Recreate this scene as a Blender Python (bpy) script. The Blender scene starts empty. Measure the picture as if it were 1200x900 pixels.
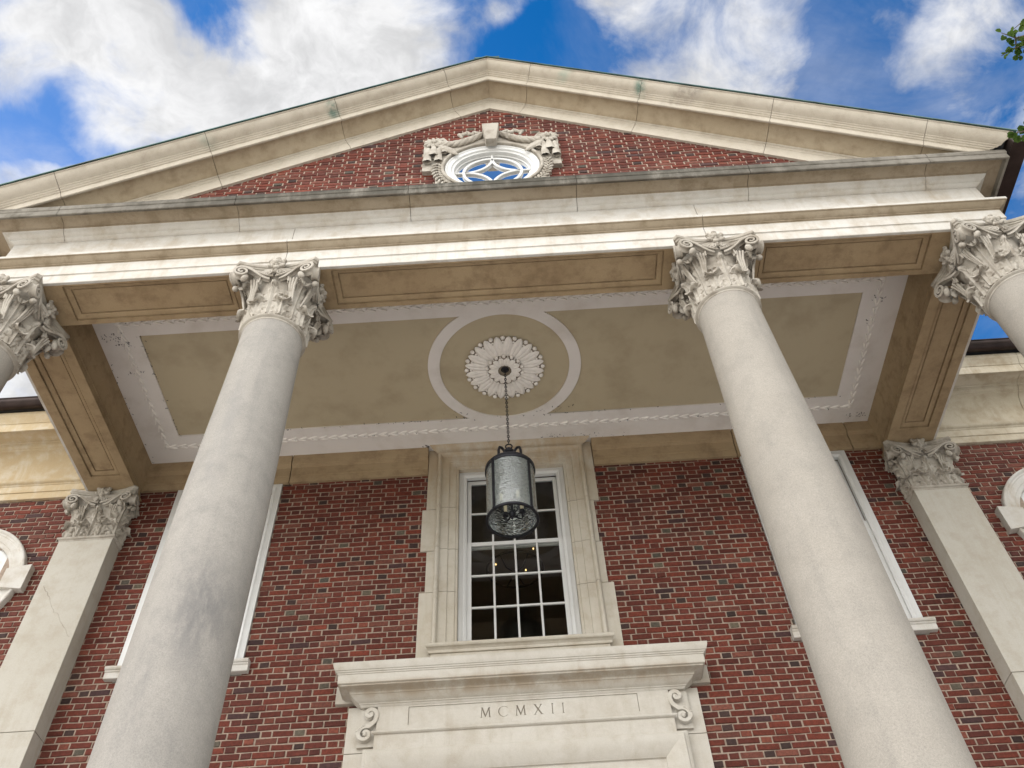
import bpy, bmesh, math, random
from math import sin, cos, pi, radians, sqrt, atan2, exp
from mathutils import Vector, Matrix

SC = bpy.context.scene
COL = SC.collection
rnd = random.Random(7)

# ------------------------------------------------------------------ camera
cam_d = bpy.data.cameras.new('camera')
cam = bpy.data.objects.new('camera', cam_d)
COL.objects.link(cam)
FWD = Vector((-7.3177e-04, 0.635656, 0.771972)).normalized()
RGT = Vector((0.998198, 0.0467832, -0.0375760)).normalized()
UPV = RGT.cross(FWD).normalized()
RGT = FWD.cross(UPV).normalized()
mw = Matrix((RGT, UPV, -FWD)).transposed().to_4x4()
mw.translation = Vector((0.0804, -7.4821, 1.6))
cam.matrix_world = mw
cam_d.sensor_width = 36.0
cam_d.lens = 1032.19 / 1200 * 36.0
cam_d.clip_start = 0.05
cam_d.clip_end = 4000
SC.camera = cam

# ------------------------------------------------------------------ sun, sky, exposure
SUN = Vector((-0.75, 0.62, 0.46)).normalized()
SUN_EL = math.asin(SUN.z)
SUN_ROT = atan2(SUN.x, SUN.y)
sd = bpy.data.lights.new('sun', 'SUN')
sd.energy = 4.2
sd.angle = radians(0.5)
sd.color = (1.0, 0.86, 0.66)
so = bpy.data.objects.new('sun', sd)
COL.objects.link(so)
so.rotation_euler = SUN.to_track_quat('Z', 'Y').to_euler()
so.location = SUN * 60

vs = SC.view_settings
vs.view_transform = 'Standard'
vs.look = 'None'
vs.gamma = 1.0
vs.exposure = 1.0
vs.use_curve_mapping = False
SC.cycles.use_denoising = True
SC.cycles.max_bounces = 10
SC.cycles.diffuse_bounces = 6
SC.cycles.transparent_max_bounces = 16
SC.cycles.sample_clamp_indirect = 6.0
SC.cycles.caustics_reflective = False
SC.cycles.caustics_refractive = False

world = bpy.data.worlds.new('World')
SC.world = world
world.use_nodes = True


class G:
    """small helper to write node trees"""
    def __init__(s, nt):
        s.nt = nt
        s.x = 0

    def n(s, t, **kw):
        nd = s.nt.nodes.new(t)
        s.x += 60
        nd.location = (s.x, 0)
        for k, v in kw.items():
            setattr(nd, k, v)
        return nd

    def put(s, sock, v):
        if isinstance(v, bpy.types.NodeSocket):
            s.nt.links.new(v, sock)
        elif v is not None:
            if hasattr(sock.default_value, '__len__') and not hasattr(v, '__len__'):
                v = (v,) * len(sock.default_value)
            if hasattr(sock.default_value, '__len__') and len(sock.default_value) == 4 and len(v) == 3:
                v = tuple(v) + (1,)
            sock.default_value = v

    def m(s, op, a, b=None, c=None, clamp=False):
        nd = s.n('ShaderNodeMath', operation=op, use_clamp=clamp)
        for i, v in enumerate((a, b, c)):
            if v is not None:
                s.put(nd.inputs[i], v)
        return nd.outputs[0]

    def v(s, op, a, b=None, scale=None):
        nd = s.n('ShaderNodeVectorMath', operation=op)
        s.put(nd.inputs[0], a)
        if b is not None:
            s.put(nd.inputs[1], b)
        if scale is not None:
            s.put(nd.inputs['Scale'], scale)
        return nd.outputs['Value'] if op in ('LENGTH', 'DISTANCE', 'DOT_PRODUCT') else nd.outputs[0]

    def noise(s, vec, scale, detail=4, rough=0.55, dist=0.0, lac=2.0):
        nd = s.n('ShaderNodeTexNoise')
        s.put(nd.inputs['Vector'], vec)
        nd.inputs['Scale'].default_value = scale
        nd.inputs['Detail'].default_value = detail
        nd.inputs['Roughness'].default_value = rough
        nd.inputs['Distortion'].default_value = dist
        nd.inputs['Lacunarity'].default_value = lac
        return nd.outputs['Fac']

    def step(s, v, a, b, lo=0.0, hi=1.0):
        nd = s.n('ShaderNodeMapRange', interpolation_type='SMOOTHSTEP')
        s.put(nd.inputs['Value'], v)
        nd.inputs['From Min'].default_value = a
        nd.inputs['From Max'].default_value = b
        nd.inputs['To Min'].default_value = lo
        nd.inputs['To Max'].default_value = hi
        return nd.outputs[0]

    def mix(s, f, a, b, mode='MIX'):
        nd = s.n('ShaderNodeMix', data_type='RGBA', blend_type=mode)
        s.put(nd.inputs[0], f)
        s.put(nd.inputs[6], a)
        s.put(nd.inputs[7], b)
        return nd.outputs[2]

    def xyz(s, v):
        nd = s.n('ShaderNodeSeparateXYZ')
        s.put(nd.inputs[0], v)
        return nd.outputs

    def comb(s, x, y, z):
        nd = s.n('ShaderNodeCombineXYZ')
        for i, q in enumerate((x, y, z)):
            s.put(nd.inputs[i], q)
        return nd.outputs[0]


def build_world():
    nt = world.node_tree
    nt.nodes.clear()
    g = G(nt)
    out = g.n('ShaderNodeOutputWorld')
    bg = g.n('ShaderNodeBackground')
    nt.links.new(bg.outputs[0], out.inputs[0])
    sky = g.n('ShaderNodeTexSky', sky_type='NISHITA')
    sky.sun_disc = False
    sky.sun_elevation = SUN_EL
    sky.sun_rotation = SUN_ROT
    sky.air_density = 1.0
    sky.dust_density = 0.6
    sky.ozone_density = 2.0
    hs = g.n('ShaderNodeHueSaturation')
    hs.inputs['Hue'].default_value = 0.505
    hs.inputs['Saturation'].default_value = 1.46
    hs.inputs['Value'].default_value = SKY_V
    nt.links.new(sky.outputs[0], hs.inputs['Color'])
    tc = g.n('ShaderNodeTexCoord')
    d = g.v('NORMALIZE', tc.outputs['Generated'])
    x, y, z = g.xyz(d)[:3]
    zc = g.m('MAXIMUM', z, 0.06)
    p = g.comb(g.m('DIVIDE', x, zc), g.m('DIVIDE', y, zc), 0.0)
    warp = g.n('ShaderNodeTexNoise')
    nt.links.new(p, warp.inputs['Vector'])
    warp.inputs['Scale'].default_value = 4.0
    warp.inputs['Detail'].default_value = 5
    pw = g.v('ADD', p, g.v('SCALE', g.v('SUBTRACT', warp.outputs['Color'], (0.5, 0.5, 0.5)), scale=0.30))
    f1 = g.noise(g.v('ADD', p, (3.1, 1.7, 0.0)), 7.0, 10, 0.60, 0.4)
    f2 = g.noise(g.v('ADD', p, (7.7, 2.2, 0.0)), 1.3, 3, 0.5)
    dens = g.m('ADD', g.m('MULTIPLY', f1, 1.25), g.m('MULTIPLY', f2, 0.35))
    # cloud banks and the blue gaps between them, by where they stand in the sky
    blobs = [(-0.27, .33, .17, .40), (-0.42, .29, .12, .35), (-0.13, .33, .11, .28), (-0.55, .46, .09, .35),
             (-0.55, .29, .08, .25), (0.24, .36, .12, .30), (0.52, .37, .10, .22), (0.03, .28, .035, .22),
             (-0.49, .435, .03, .25), (-0.68, .755, .14, .5),
             (-0.505, .375, .06, -.55), (-0.325, .262, .045, -.5), (0.05, .36, .075, -.38), (0.44, .42, .08, -.40),
             (0.38, .33, .06, -.25), (-0.03, .27, .04, -.15), (0.0, -.37, .20, -1.6), (0.5, .49, .06, -.2), (0.69, .77, .2, -.6)]
    for bx, by, r, a in blobs:
        dd = g.v('DISTANCE', pw, (bx, by, 0.0))
        k = g.step(dd, 0.0, r * 1.7, a, 0.0)
        dens = g.m('ADD', dens, k)
    back = g.step(g.m('MULTIPLY', y, -1.0), -0.10, 0.30, 0.0, 0.45)  # extra overcast added behind the camera to light the facade
    dens = g.m('ADD', dens, back)
    al = g.step(dens, 0.70, 1.22)
    veil = g.step(g.noise(g.v('ADD', p, (0.4, 9.2, 0.0)), 3.2, 7, 0.62, 0.5), 0.40, 0.76, 0.0, 0.30)
    al = g.m('MAXIMUM', al, veil)
    al = g.m('MULTIPLY', al, g.step(g.v('DISTANCE', p, (0.0, -0.42, 0.0)), 0.16, 0.34, 0.06, 0.97))  # blue hole added behind the camera for the oculus glass to reflect
    # thick parts a little greyer underneath
    sh = g.noise(g.v('ADD', pw, (1.1, 5.4, 0.3)), 9.0, 6, 0.6)
    tone = g.step(sh, 0.33, 0.68, 0.74, 1.10)
    # unseen clouds behind the camera boosted to fill the shaded facade and ceiling
    front = g.step(g.m('MULTIPLY', y, -1.0), -0.15, 0.45, 1.0, CLOUD_FILL)
    # added fill made stronger on the left so the columns darken rightwards
    side = g.step(x, -0.8, 0.8, 0.42, -0.30)
    front = g.m('MULTIPLY', front, g.m('ADD', 1.0, g.m('MULTIPLY', side, g.step(g.m('MULTIPLY', y, -1.0), -0.15, 0.2))))
    tone = g.m('MULTIPLY', tone, front)
    ccol = g.v('SCALE', (1.0, 0.995, 0.99), scale=g.m('MULTIPLY', tone, CLOUD_V))
    col = g.mix(al, hs.outputs[0], ccol)
    nt.links.new(col, bg.inputs['Color'])
    bg.inputs['Strength'].default_value = 0.10


SKY_V = 1.12
CLOUD_V = 4.7
CLOUD_FILL = 4.2
build_world()

# ------------------------------------------------------------------ mesh helper


class MB:
    def __init__(s):
        s.v = []
        s.f = []
        s.mi = []
        s.col = None
        s.cur = 0

    def add(s, vs_, fs_):
        b = len(s.v)
        s.v.extend([tuple(q) for q in vs_])
        for f in fs_:
            s.f.append(tuple(b + i for i in f))
            s.mi.append(s.cur)
        return b

    def box(s, x0, x1, y0, y1, z0, z1):
        s.add([(x0, y0, z0), (x1, y0, z0), (x1, y1, z0), (x0, y1, z0), (x0, y0, z1), (x1, y0, z1), (x1, y1, z1), (x0, y1, z1)],
              [(0, 3, 2, 1), (4, 5, 6, 7), (0, 1, 5, 4), (1, 2, 6, 5), (2, 3, 7, 6), (3, 0, 4, 7)])

    def loft(s, rings, closed=True, caps=True, loop=False):
        """rings: lists of points of equal length; closed = each ring is a closed outline"""
        n = len(rings[0])
        pts = [q for r in rings for q in r]
        fs_ = []
        m = len(rings)
        for i in range(m if loop else m - 1):
            a = i * n
            b = ((i + 1) % m) * n
            for j in range(n if closed else n - 1):
                k = (j + 1) % n
                fs_.append((a + j, a + k, b + k, b + j))
        if caps and not loop:
            fs_.append(tuple(range(n - 1, -1, -1)))
            fs_.append(tuple((m - 1) * n + j for j in range(n)))
        s.add(pts, fs_)

    def lathe(s, prof, c=(0, 0, 0), n=48, caps=True):
        rings = []
        for r, z in prof:
            rings.append([(c[0] + r * cos(2 * pi * k / n), c[1] + r * sin(2 * pi * k / n), c[2] + z) for k in range(n)])
        s.loft(rings, True, caps)

    def tube(s, pts, r, n=8, loop=False, caps=True):
        pts = [Vector(q) for q in pts]
        rad = r if hasattr(r, '__len__') else [r] * len(pts)
        rings = []
        up = None
        m = len(pts)
        for i, q in enumerate(pts):
            if loop:
                t = pts[(i + 1) % m] - pts[i - 1]
            else:
                t = pts[min(i + 1, m - 1)] - pts[max(i - 1, 0)]
            t.normalize()
            if up is None:
                up = Vector((0, 0, 1)) if abs(t.z) < .9 else Vector((1, 0, 0))
            a = t.cross(up)
            if a.length < 1e-4:
                a = t.cross(Vector((0.3, 1, 0.2)))
            a.normalize()
            b = a.cross(t).normalized()
            up = b
            rings.append([q + a * cos(2 * pi * k / n) * rad[i] + b * sin(2 * pi * k / n) * rad[i] for k in range(n)])
        s.loft(rings, True, caps, loop)

    def ell(s, c, ax, n=10, m=8, rot=None):
        rings = []
        for i in range(m + 1):
            th = pi * i / m
            th = min(max(th, .06), pi - .06)
            r = []
            for k in range(n):
                q = Vector((ax[0] * sin(th) * cos(2 * pi * k / n), ax[1] * sin(th) * sin(2 * pi * k / n), -ax[2] * cos(th)))
                if rot is not None:
                    q = rot @ q
                r.append(Vector(c) + q)
            rings.append(r)
        s.loft(rings)

    def make(s, name, mats, parent=None, smooth=None, bevel=None, recalc=True, loc=None):
        me = bpy.data.meshes.new(name)
        me.from_pydata(s.v, [], s.f)
        if not isinstance(mats, (list, tuple)):
            mats = [mats]
        for m_ in mats:
            me.materials.append(m_)
        me.polygons.foreach_set('material_index', s.mi)
        if recalc:
            bm = bmesh.new()
            bm.from_mesh(me)
            bmesh.ops.recalc_face_normals(bm, faces=bm.faces)
            bm.to_mesh(me)
            bm.free()
        me.update()
        if smooth:
            me.polygons.foreach_set('use_smooth', [True] * len(me.polygons))
            me.set_sharp_from_angle(angle=radians(smooth))
        o = bpy.data.objects.new(name, me)
        COL.objects.link(o)
        if parent is not None:
            o.parent = parent
        if loc is not None:
            o.location = loc
        if bevel:
            b = o.modifiers.new('edge', 'BEVEL')
            b.width = bevel
            b.segments = 2
            b.limit_method = 'ANGLE'
            b.angle_limit = radians(40)
        return o


def thing(name, loc=(0, 0, 0), label=None, cat=None, group=None):
    o = bpy.data.objects.new(name, None)
    COL.objects.link(o)
    o.location = loc
    tag(o, label, cat, group)
    return o


def tag(o, label=None, cat=None, group=None, kind=None):
    if label:
        o['label'] = label
    if cat:
        o['category'] = cat
    if group:
        o['group'] = group
    if kind:
        o['kind'] = kind
    return o


def copy_tree(o, parent=None):
    c = o.copy()
    COL.objects.link(c)
    if parent is not None:
        c.parent = parent
    for ch in list(o.children):
        copy_tree(ch, c)
    return c


# ------------------------------------------------------------------ materials


def new_mat(name):
    m = bpy.data.materials.new(name)
    m.use_nodes = True
    nt = m.node_tree
    nt.nodes.clear()
    g = G(nt)
    out = g.n('ShaderNodeOutputMaterial')
    pb = g.n('ShaderNodeBsdfPrincipled')
    nt.links.new(pb.outputs[0], out.inputs[0])
    return m, g, pb, out


def bump(g, pb, h, strength=0.3, dist=0.01):
    b = g.n('ShaderNodeBump')
    b.inputs['Strength'].default_value = strength
    b.inputs['Distance'].default_value = dist
    g.put(b.inputs['Height'], h)
    g.nt.links.new(b.outputs[0], pb.inputs['Normal'])


def stone_mat(name, base, alt, stain, stain_amt=0.5, streak=True, soot=None, grain=1.0, green=None):
    m, g, pb, out = new_mat(name)
    geo = g.n('ShaderNodeNewGeometry')
    P = geo.outputs['Position']
    x, y, z = g.xyz(P)[:3]
    big = g.noise(P, 1.1, 5, 0.6)
    med = g.noise(P, 6.0, 6, 0.62)
    fine = g.noise(P, 95.0, 4, 0.7)
    speck = g.noise(P, 240.0, 2, 0.6)
    c = g.mix(g.step(big, 0.30, 0.70), base, alt)
    c = g.mix(g.step(med, 0.42, 0.72, 0.0, stain_amt), c, stain)
    if streak:
        st = g.noise(g.comb(g.m('MULTIPLY', x, 7.0), g.m('MULTIPLY', y, 7.0), g.m('MULTIPLY', z, 0.55)), 1.0, 5, 0.65)
        c = g.mix(g.step(st, 0.50, 0.74, 0.0, stain_amt * 0.9), c, stain)
    f = g.m('ADD', g.m('MULTIPLY', fine, 0.5), g.m('MULTIPLY', speck, 0.5))
    k = g.step(f, 0.25, 0.75, 1.0 - 0.10 * grain, 1.0 + 0.07 * grain)
    c = g.v('MULTIPLY', c, g.comb(k, k, k))
    if soot:  # tinted patches: stains, and the shade painted under the door cornice
        for (sx, sy, sz, rx, rz, amt, sc, colr) in soot:
            dx = g.m('DIVIDE', g.m('SUBTRACT', x, sx), rx)
            dz = g.m('DIVIDE', g.m('SUBTRACT', z, sz), rz)
            dd = g.m('SQRT', g.m('ADD', g.m('MULTIPLY', dx, dx), g.m('MULTIPLY', dz, dz)))
            nn = g.noise(g.comb(g.m('MULTIPLY', x, sc), g.m('MULTIPLY', y, sc), g.m('MULTIPLY', z, sc * 0.35)), 1.0, 7, 0.7)
            a = g.m('MULTIPLY', g.step(dd, 0.2, 1.15, 1.0, 0.0), g.step(nn, 0.36, 0.62, 0.15, 1.0))
            c = g.mix(g.m('MULTIPLY', a, amt), c, colr)
    g.put(pb.inputs['Base Color'], c)
    pb.inputs['Roughness'].default_value = 0.86
    pb.inputs['Specular IOR Level'].default_value = 0.25
    bump(g, pb, g.m('ADD', g.m('MULTIPLY', fine, 0.5), g.m('MULTIPLY', med, 1.0)), 0.35, 0.006)
    return m


LIME = (0.535, 0.512, 0.472)
LIME2 = (0.495, 0.468, 0.422)
M = {}
M['stone'] = stone_mat('limestone', LIME, LIME2, (0.33, 0.265, 0.185), 0.45)
M['rake'] = stone_mat('weathered_cornice_limestone', (0.485, 0.435, 0.36), (0.445, 0.395, 0.32), (0.30, 0.25, 0.19), 0.36,
                      soot=[(-1.86, -3.5, 11.83, .10, .10, .85, 9., (0.10, 0.17, 0.14)), (1.80, -3.5, 11.86, .09, .13, .9, 9., (0.07, 0.15, 0.12)),
                            (2.35, -3.5, 11.6, .45, .12, .7, 7., (0.17, 0.145, 0.12)), (0.95, -3.5, 12.4, .14, .07, .5, 9., (0.25, 0.33, 0.27)),
                            (-3.18, -3.5, 11.1, .12, .10, .5, 9., (0.22, 0.28, 0.23))])
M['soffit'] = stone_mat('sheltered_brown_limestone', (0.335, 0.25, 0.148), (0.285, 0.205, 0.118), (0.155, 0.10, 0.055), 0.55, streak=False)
M['pilaster'] = stone_mat('pilaster_limestone', (0.44, 0.412, 0.358), (0.40, 0.37, 0.312), (0.32, 0.275, 0.205), 0.4)
M['bed'] = stone_mat('stained_shaded_moulding_limestone', (0.33, 0.275, 0.20), (0.28, 0.225, 0.155), (0.17, 0.125, 0.075), 0.6)  # brown stain plus the shade under the cornice mouldings, painted into the colour
M['rake_soffit'] = stone_mat('tan_rake_limestone', (0.42, 0.35, 0.25), (0.37, 0.30, 0.205), (0.23, 0.175, 0.11), 0.55)  # tan underside, darker than the rest of the raking cornice
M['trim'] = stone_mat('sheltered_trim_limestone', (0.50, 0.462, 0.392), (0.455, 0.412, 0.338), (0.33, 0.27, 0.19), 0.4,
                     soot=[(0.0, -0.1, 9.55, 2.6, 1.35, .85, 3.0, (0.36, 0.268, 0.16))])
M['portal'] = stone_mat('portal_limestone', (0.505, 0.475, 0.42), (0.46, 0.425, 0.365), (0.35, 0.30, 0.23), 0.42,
                      soot=[(0.0, -0.2, 6.115, 3.5, .075, .75, 3.0, (0.28, 0.215, 0.14))])  # tan band paints the shade under the door cornice, with some stain
M['shaft'] = stone_mat('column_limestone', (0.305, 0.278, 0.240), (0.28, 0.254, 0.217), (0.225, 0.208, 0.182), 0.42, grain=2.6)
M['shaft_soot'] = stone_mat('sooty_column_limestone', (0.305, 0.283, 0.252), (0.28, 0.26, 0.232), (0.205, 0.194, 0.178), 0.48, grain=2.6,
                            soot=[(-1.93, -3.1, 4.98, .20, .50, .62, 8., (0.105, 0.103, 0.105)), (-2.12, -3.1, 4.2, .10, 1.3, .50, 6., (0.125,0.122,0.12)),
                                  (-2.10, -3.1, 6.3, .10, 1.2, .32, 6., (0.18,0.177,0.175))])
M['carved'] = stone_mat('carved_limestone', (0.43, 0.395, 0.34), (0.35, 0.315, 0.265), (0.17, 0.14, 0.105), 0.75, streak=False)
M['wing_warm_lit'] = stone_mat('warm_lit_wing_limestone', (0.47, 0.375, 0.235), (0.42, 0.32, 0.19), (0.56, 0.52, 0.44), 0.5)  # warm light on the left wing painted into its stone colour
M['wing'] = stone_mat('rain_streaked_limestone', (0.50, 0.445, 0.35), (0.45, 0.39, 0.29), (0.30, 0.235, 0.15), 0.6)
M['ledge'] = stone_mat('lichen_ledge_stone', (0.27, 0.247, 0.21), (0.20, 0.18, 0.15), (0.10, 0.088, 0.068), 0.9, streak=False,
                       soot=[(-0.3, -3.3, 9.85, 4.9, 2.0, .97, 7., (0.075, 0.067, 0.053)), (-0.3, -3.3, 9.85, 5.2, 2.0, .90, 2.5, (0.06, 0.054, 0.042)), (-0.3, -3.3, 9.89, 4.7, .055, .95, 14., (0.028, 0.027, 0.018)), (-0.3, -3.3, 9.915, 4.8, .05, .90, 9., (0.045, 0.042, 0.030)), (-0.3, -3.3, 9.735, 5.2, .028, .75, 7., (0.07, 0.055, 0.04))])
M['letter'] = stone_mat('shadowed_letter_stone', (0.22, 0.19, 0.15), (0.19, 0.165, 0.13), (0.14, 0.12, 0.09), 0.3)  # dark ground paints the shadow inside the cut letters


def plain(name, col, rough=0.6, metal=0.0, noise_amt=0.12, scale=14.0, bmp=0.15, spec=0.4):
    m, g, pb, out = new_mat(name)
    geo = g.n('ShaderNodeNewGeometry')
    n = g.noise(geo.outputs['Position'], scale, 5, 0.6)
    k = g.step(n, 0.25, 0.75, 1 - noise_amt, 1 + noise_amt)
    g.put(pb.inputs['Base Color'], g.v('MULTIPLY', col, g.comb(k, k, k)))
    pb.inputs['Roughness'].default_value = rough
    pb.inputs['Metallic'].default_value = metal
    pb.inputs['Specular IOR Level'].default_value = spec
    if bmp:
        bump(g, pb, g.noise(geo.outputs['Position'], scale * 6, 3, 0.6), bmp, 0.003)
    return m


def peeling_paint(name, base, under, thr, scale, grime=(0.2, 0.17, 0.14), grime_amt=0.25):
    m, g, pb, out = new_mat(name)
    geo = g.n('ShaderNodeNewGeometry')
    P = geo.outputs['Position']
    big = g.noise(P, 2.0, 6, 0.65)
    c = g.mix(g.step(big, 0.45, 0.75, 0.0, grime_amt), base, grime)
    sp = g.noise(P, scale, 5, 0.72)
    gate = g.noise(P, 1.7, 3, 0.5)
    a = g.step(g.m('ADD', sp, g.m('MULTIPLY', gate, 0.35)), thr, thr + 0.03)
    c = g.mix(a, c, under)
    g.put(pb.inputs['Base Color'], c)
    pb.inputs['Roughness'].default_value = 0.55
    bump(g, pb, g.m('SUBTRACT', g.m('MULTIPLY', g.noise(P, 60, 3, .6), 0.3), a), 0.3, 0.004)
    return m


M['white'] = peeling_paint('white_window_paint', (0.56, 0.555, 0.535), (0.22, 0.20, 0.17), 0.93, 30.0, grime_amt=0.16)
M['ceiling_white'] = peeling_paint('white_ceiling_paint', (0.66, 0.62, 0.58), (0.10, 0.085, 0.07), 0.965, 22.0, grime=(0.42, 0.36, 0.3), grime_amt=0.45)
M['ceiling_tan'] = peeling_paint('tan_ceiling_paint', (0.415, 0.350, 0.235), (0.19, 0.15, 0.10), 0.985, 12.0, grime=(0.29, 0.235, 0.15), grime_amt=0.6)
M['rose_white'] = plain('white_plaster_paint', (0.74, 0.70, 0.645), 0.6, noise_amt=0.08)
M['rose_gap_shade'] = plain('shaded_gap_plaster', (0.17, 0.14, 0.10), 0.9, noise_amt=0.3)  # dark backing paints in the shade between the rose petals
M['black_iron'] = plain('black_iron', (0.018, 0.018, 0.022), 0.5, 0.6, 0.3, 20, 0.3)
M['gutter'] = plain('brown_gutter_metal', (0.035, 0.024, 0.021), 0.4, 0.7, 0.3, 6, 0.1)
M['copper'] = plain('oxidised_copper', (0.035, 0.075, 0.066), 0.55, 0.4, 0.6, 5, 0.2)
M['roof'] = plain('slate_roof', (0.07, 0.07, 0.075), 0.8, 0, 0.3, 5, 0.3)
M['room'] = plain('dim_room_plaster', (0.16, 0.13, 0.10), 0.9, 0, 0.1, 3, 0)
M['brass'] = plain('candle_sleeve', (0.55, 0.47, 0.33), 0.45, 0.3, 0.2, 30, 0.1)
M['door'] = plain('dark_green_door_paint', (0.03, 0.05, 0.04), 0.45, 0, 0.2, 8, 0.1)
M['bark'] = plain('bark', (0.09, 0.065, 0.045), 0.9, 0, 0.3, 9, 0.6)
M['pave'] = plain('pale_bounce_paving', (0.60, 0.585, 0.56), 0.9, 0, 0.2, 2.5, 0.3)  # kept pale so the unseen ground bounces light up under the portico


def glass_mat(name, tint, alpha, gloss_rough=0.02, wavy=0.0, body=None, body_amt=0.0, ior=1.36):
    m = bpy.data.materials.new(name)
    m.use_nodes = True
    nt = m.node_tree
    nt.nodes.clear()
    g = G(nt)
    out = g.n('ShaderNodeOutputMaterial')
    tr = g.n('ShaderNodeBsdfTransparent')
    tr.inputs[0].default_value = tuple(tint) + (1,)
    gl = g.n('ShaderNodeBsdfGlossy')
    gl.inputs['Roughness'].default_value = gloss_rough
    gl.inputs['Color'].default_value = (1, 1, 1, 1)
    fr = g.n('ShaderNodeFresnel')
    fr.inputs[0].default_value = ior
    geo = g.n('ShaderNodeNewGeometry')
    if wavy:
        sx = g.v('MULTIPLY', geo.outputs['Position'], (1.0, 1.0, 1.5))
        h = g.noise(sx, 24.0, 2, 0.5, 0.9)
        b = g.n('ShaderNodeBump')
        b.inputs['Strength'].default_value = wavy
        b.inputs['Distance'].default_value = 0.02
        g.put(b.inputs['Height'], h)
        nt.links.new(b.outputs[0], gl.inputs['Normal'])
        nt.links.new(b.outputs[0], fr.inputs['Normal'])
    base = tr.outputs[0]
    if body is not None:
        tl = g.n('ShaderNodeBsdfTranslucent')
        tl.inputs[0].default_value = tuple(body) + (1,)
        df = g.n('ShaderNodeBsdfDiffuse')
        df.inputs[0].default_value = tuple(body) + (1,)
        ad = g.n('ShaderNodeMixShader')
        ad.inputs[0].default_value = 0.45
        nt.links.new(tl.outputs[0], ad.inputs[1])
        nt.links.new(df.outputs[0], ad.inputs[2])
        sp = g.noise(geo.outputs['Position'], 140.0, 3, 0.7)
        mx = g.n('ShaderNodeMixShader')
        g.put(mx.inputs[0], g.step(sp, 0.3, 0.7, body_amt - 0.08, body_amt + 0.08))
        nt.links.new(base, mx.inputs[1])
        nt.links.new(ad.outputs[0], mx.inputs[2])
        base = mx.outputs[0]
    fm = g.m('ADD', g.m('MULTIPLY', fr.outputs[0], 1.0), alpha, clamp=True)
    mx = g.n('ShaderNodeMixShader')
    g.put(mx.inputs[0], fm)
    nt.links.new(base, mx.inputs[1])
    nt.links.new(gl.outputs[0], mx.inputs[2])
    nt.links.new(mx.outputs[0], out.inputs[0])
    return m


M['glass'] = glass_mat('window_glass', (0.85, 0.88, 0.86), 0.02)
M['mirror_glass'] = glass_mat('bright_reflecting_glass', (0.3, 0.33, 0.35), 0.30)
M['lantern_glass'] = glass_mat('seeded_lantern_glass', (0.84, 0.88, 0.84), 0.06, 0.08, 0.50, (0.64, 0.70, 0.66), 0.38, 1.5)


def brick_mat():
    m, g, pb, out = new_mat('brick')
    at = g.n('ShaderNodeAttribute')
    at.attribute_name = 'tone'
    geo = g.n('ShaderNodeNewGeometry')
    P = geo.outputs['Position']
    n1 = g.noise(P, 34.0, 5, 0.65)
    n2 = g.noise(P, 130.0, 3, 0.7)
    n3 = g.noise(P, 0.9, 4, 0.6)
    k = g.m('MULTIPLY', g.step(n1, 0.28, 0.72, 0.72, 1.25), g.step(n2, 0.25, 0.75, 0.85, 1.15))
    k = g.m('MULTIPLY', k, g.step(n3, 0.3, 0.7, 0.86, 1.12))
    c = g.v('MULTIPLY', at.outputs['Color'], g.comb(k, k, k))
    bloom = g.step(g.noise(P, 9.0, 6, 0.7), 0.58, 0.78, 0.0, 0.12)
    c = g.mix(bloom, c, (0.22, 0.15, 0.125))
    g.put(pb.inputs['Base Color'], c)
    pb.inputs['Roughness'].default_value = 0.85
    pb.inputs['Specular IOR Level'].default_value = 0.3
    bump(g, pb, g.m('ADD', n1, g.m('MULTIPLY', n2, 0.5)), 0.5, 0.006)
    return m


M['brick'] = brick_mat()
M['mortar'] = plain('mortar', (0.29, 0.225, 0.175), 0.95, 0, 0.22, 20, 0.4, 0.2)


def foliage_mat():
    m = bpy.data.materials.new('leaf_green')
    m.use_nodes = True
    nt = m.node_tree
    nt.nodes.clear()
    g = G(nt)
    out = g.n('ShaderNodeOutputMaterial')
    geo = g.n('ShaderNodeNewGeometry')
    rn = g.noise(geo.outputs['Position'], 5.0, 3, 0.6)
    c = g.mix(g.step(rn, .3, .7), (0.035, 0.075, 0.016), (0.085, 0.13, 0.03))
    df = g.n('ShaderNodeBsdfDiffuse')
    tl = g.n('ShaderNodeBsdfTranslucent')
    g.put(df.inputs[0], c)
    g.put(tl.inputs[0], c)
    mx = g.n('ShaderNodeMixShader')
    mx.inputs[0].default_value = 0.35
    nt.links.new(df.outputs[0], mx.inputs[1])
    nt.links.new(tl.outputs[0], mx.inputs[2])
    nt.links.new(mx.outputs[0], out.inputs[0])
    return m


M['leaf'] = foliage_mat()


def grass_mat():
    m, g, pb, out = new_mat('lawn_grass')
    geo = g.n('ShaderNodeNewGeometry')
    n = g.noise(geo.outputs['Position'], 3.0, 6, 0.7)
    g.put(pb.inputs['Base Color'], g.mix(g.step(n, .3, .7), (0.05, 0.085, 0.022), (0.085, 0.12, 0.035)))
    pb.inputs['Roughness'].default_value = 0.95
    bump(g, pb, g.noise(geo.outputs['Position'], 60, 4, .7), 0.6, 0.03)
    return m


M['grass'] = grass_mat()


def emit(name, col, s):
    m = bpy.data.materials.new(name)
    m.use_nodes = True
    nt = m.node_tree
    nt.nodes.clear()
    g = G(nt)
    out = g.n('ShaderNodeOutputMaterial')
    e = g.n('ShaderNodeEmission')
    e.inputs[0].default_value = tuple(col) + (1,)
    e.inputs[1].default_value = s
    nt.links.new(e.outputs[0], out.inputs[0])
    return m


M['bulb'] = emit('lit_bulb', (1.0, 0.62, 0.22), 1.6)

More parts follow.
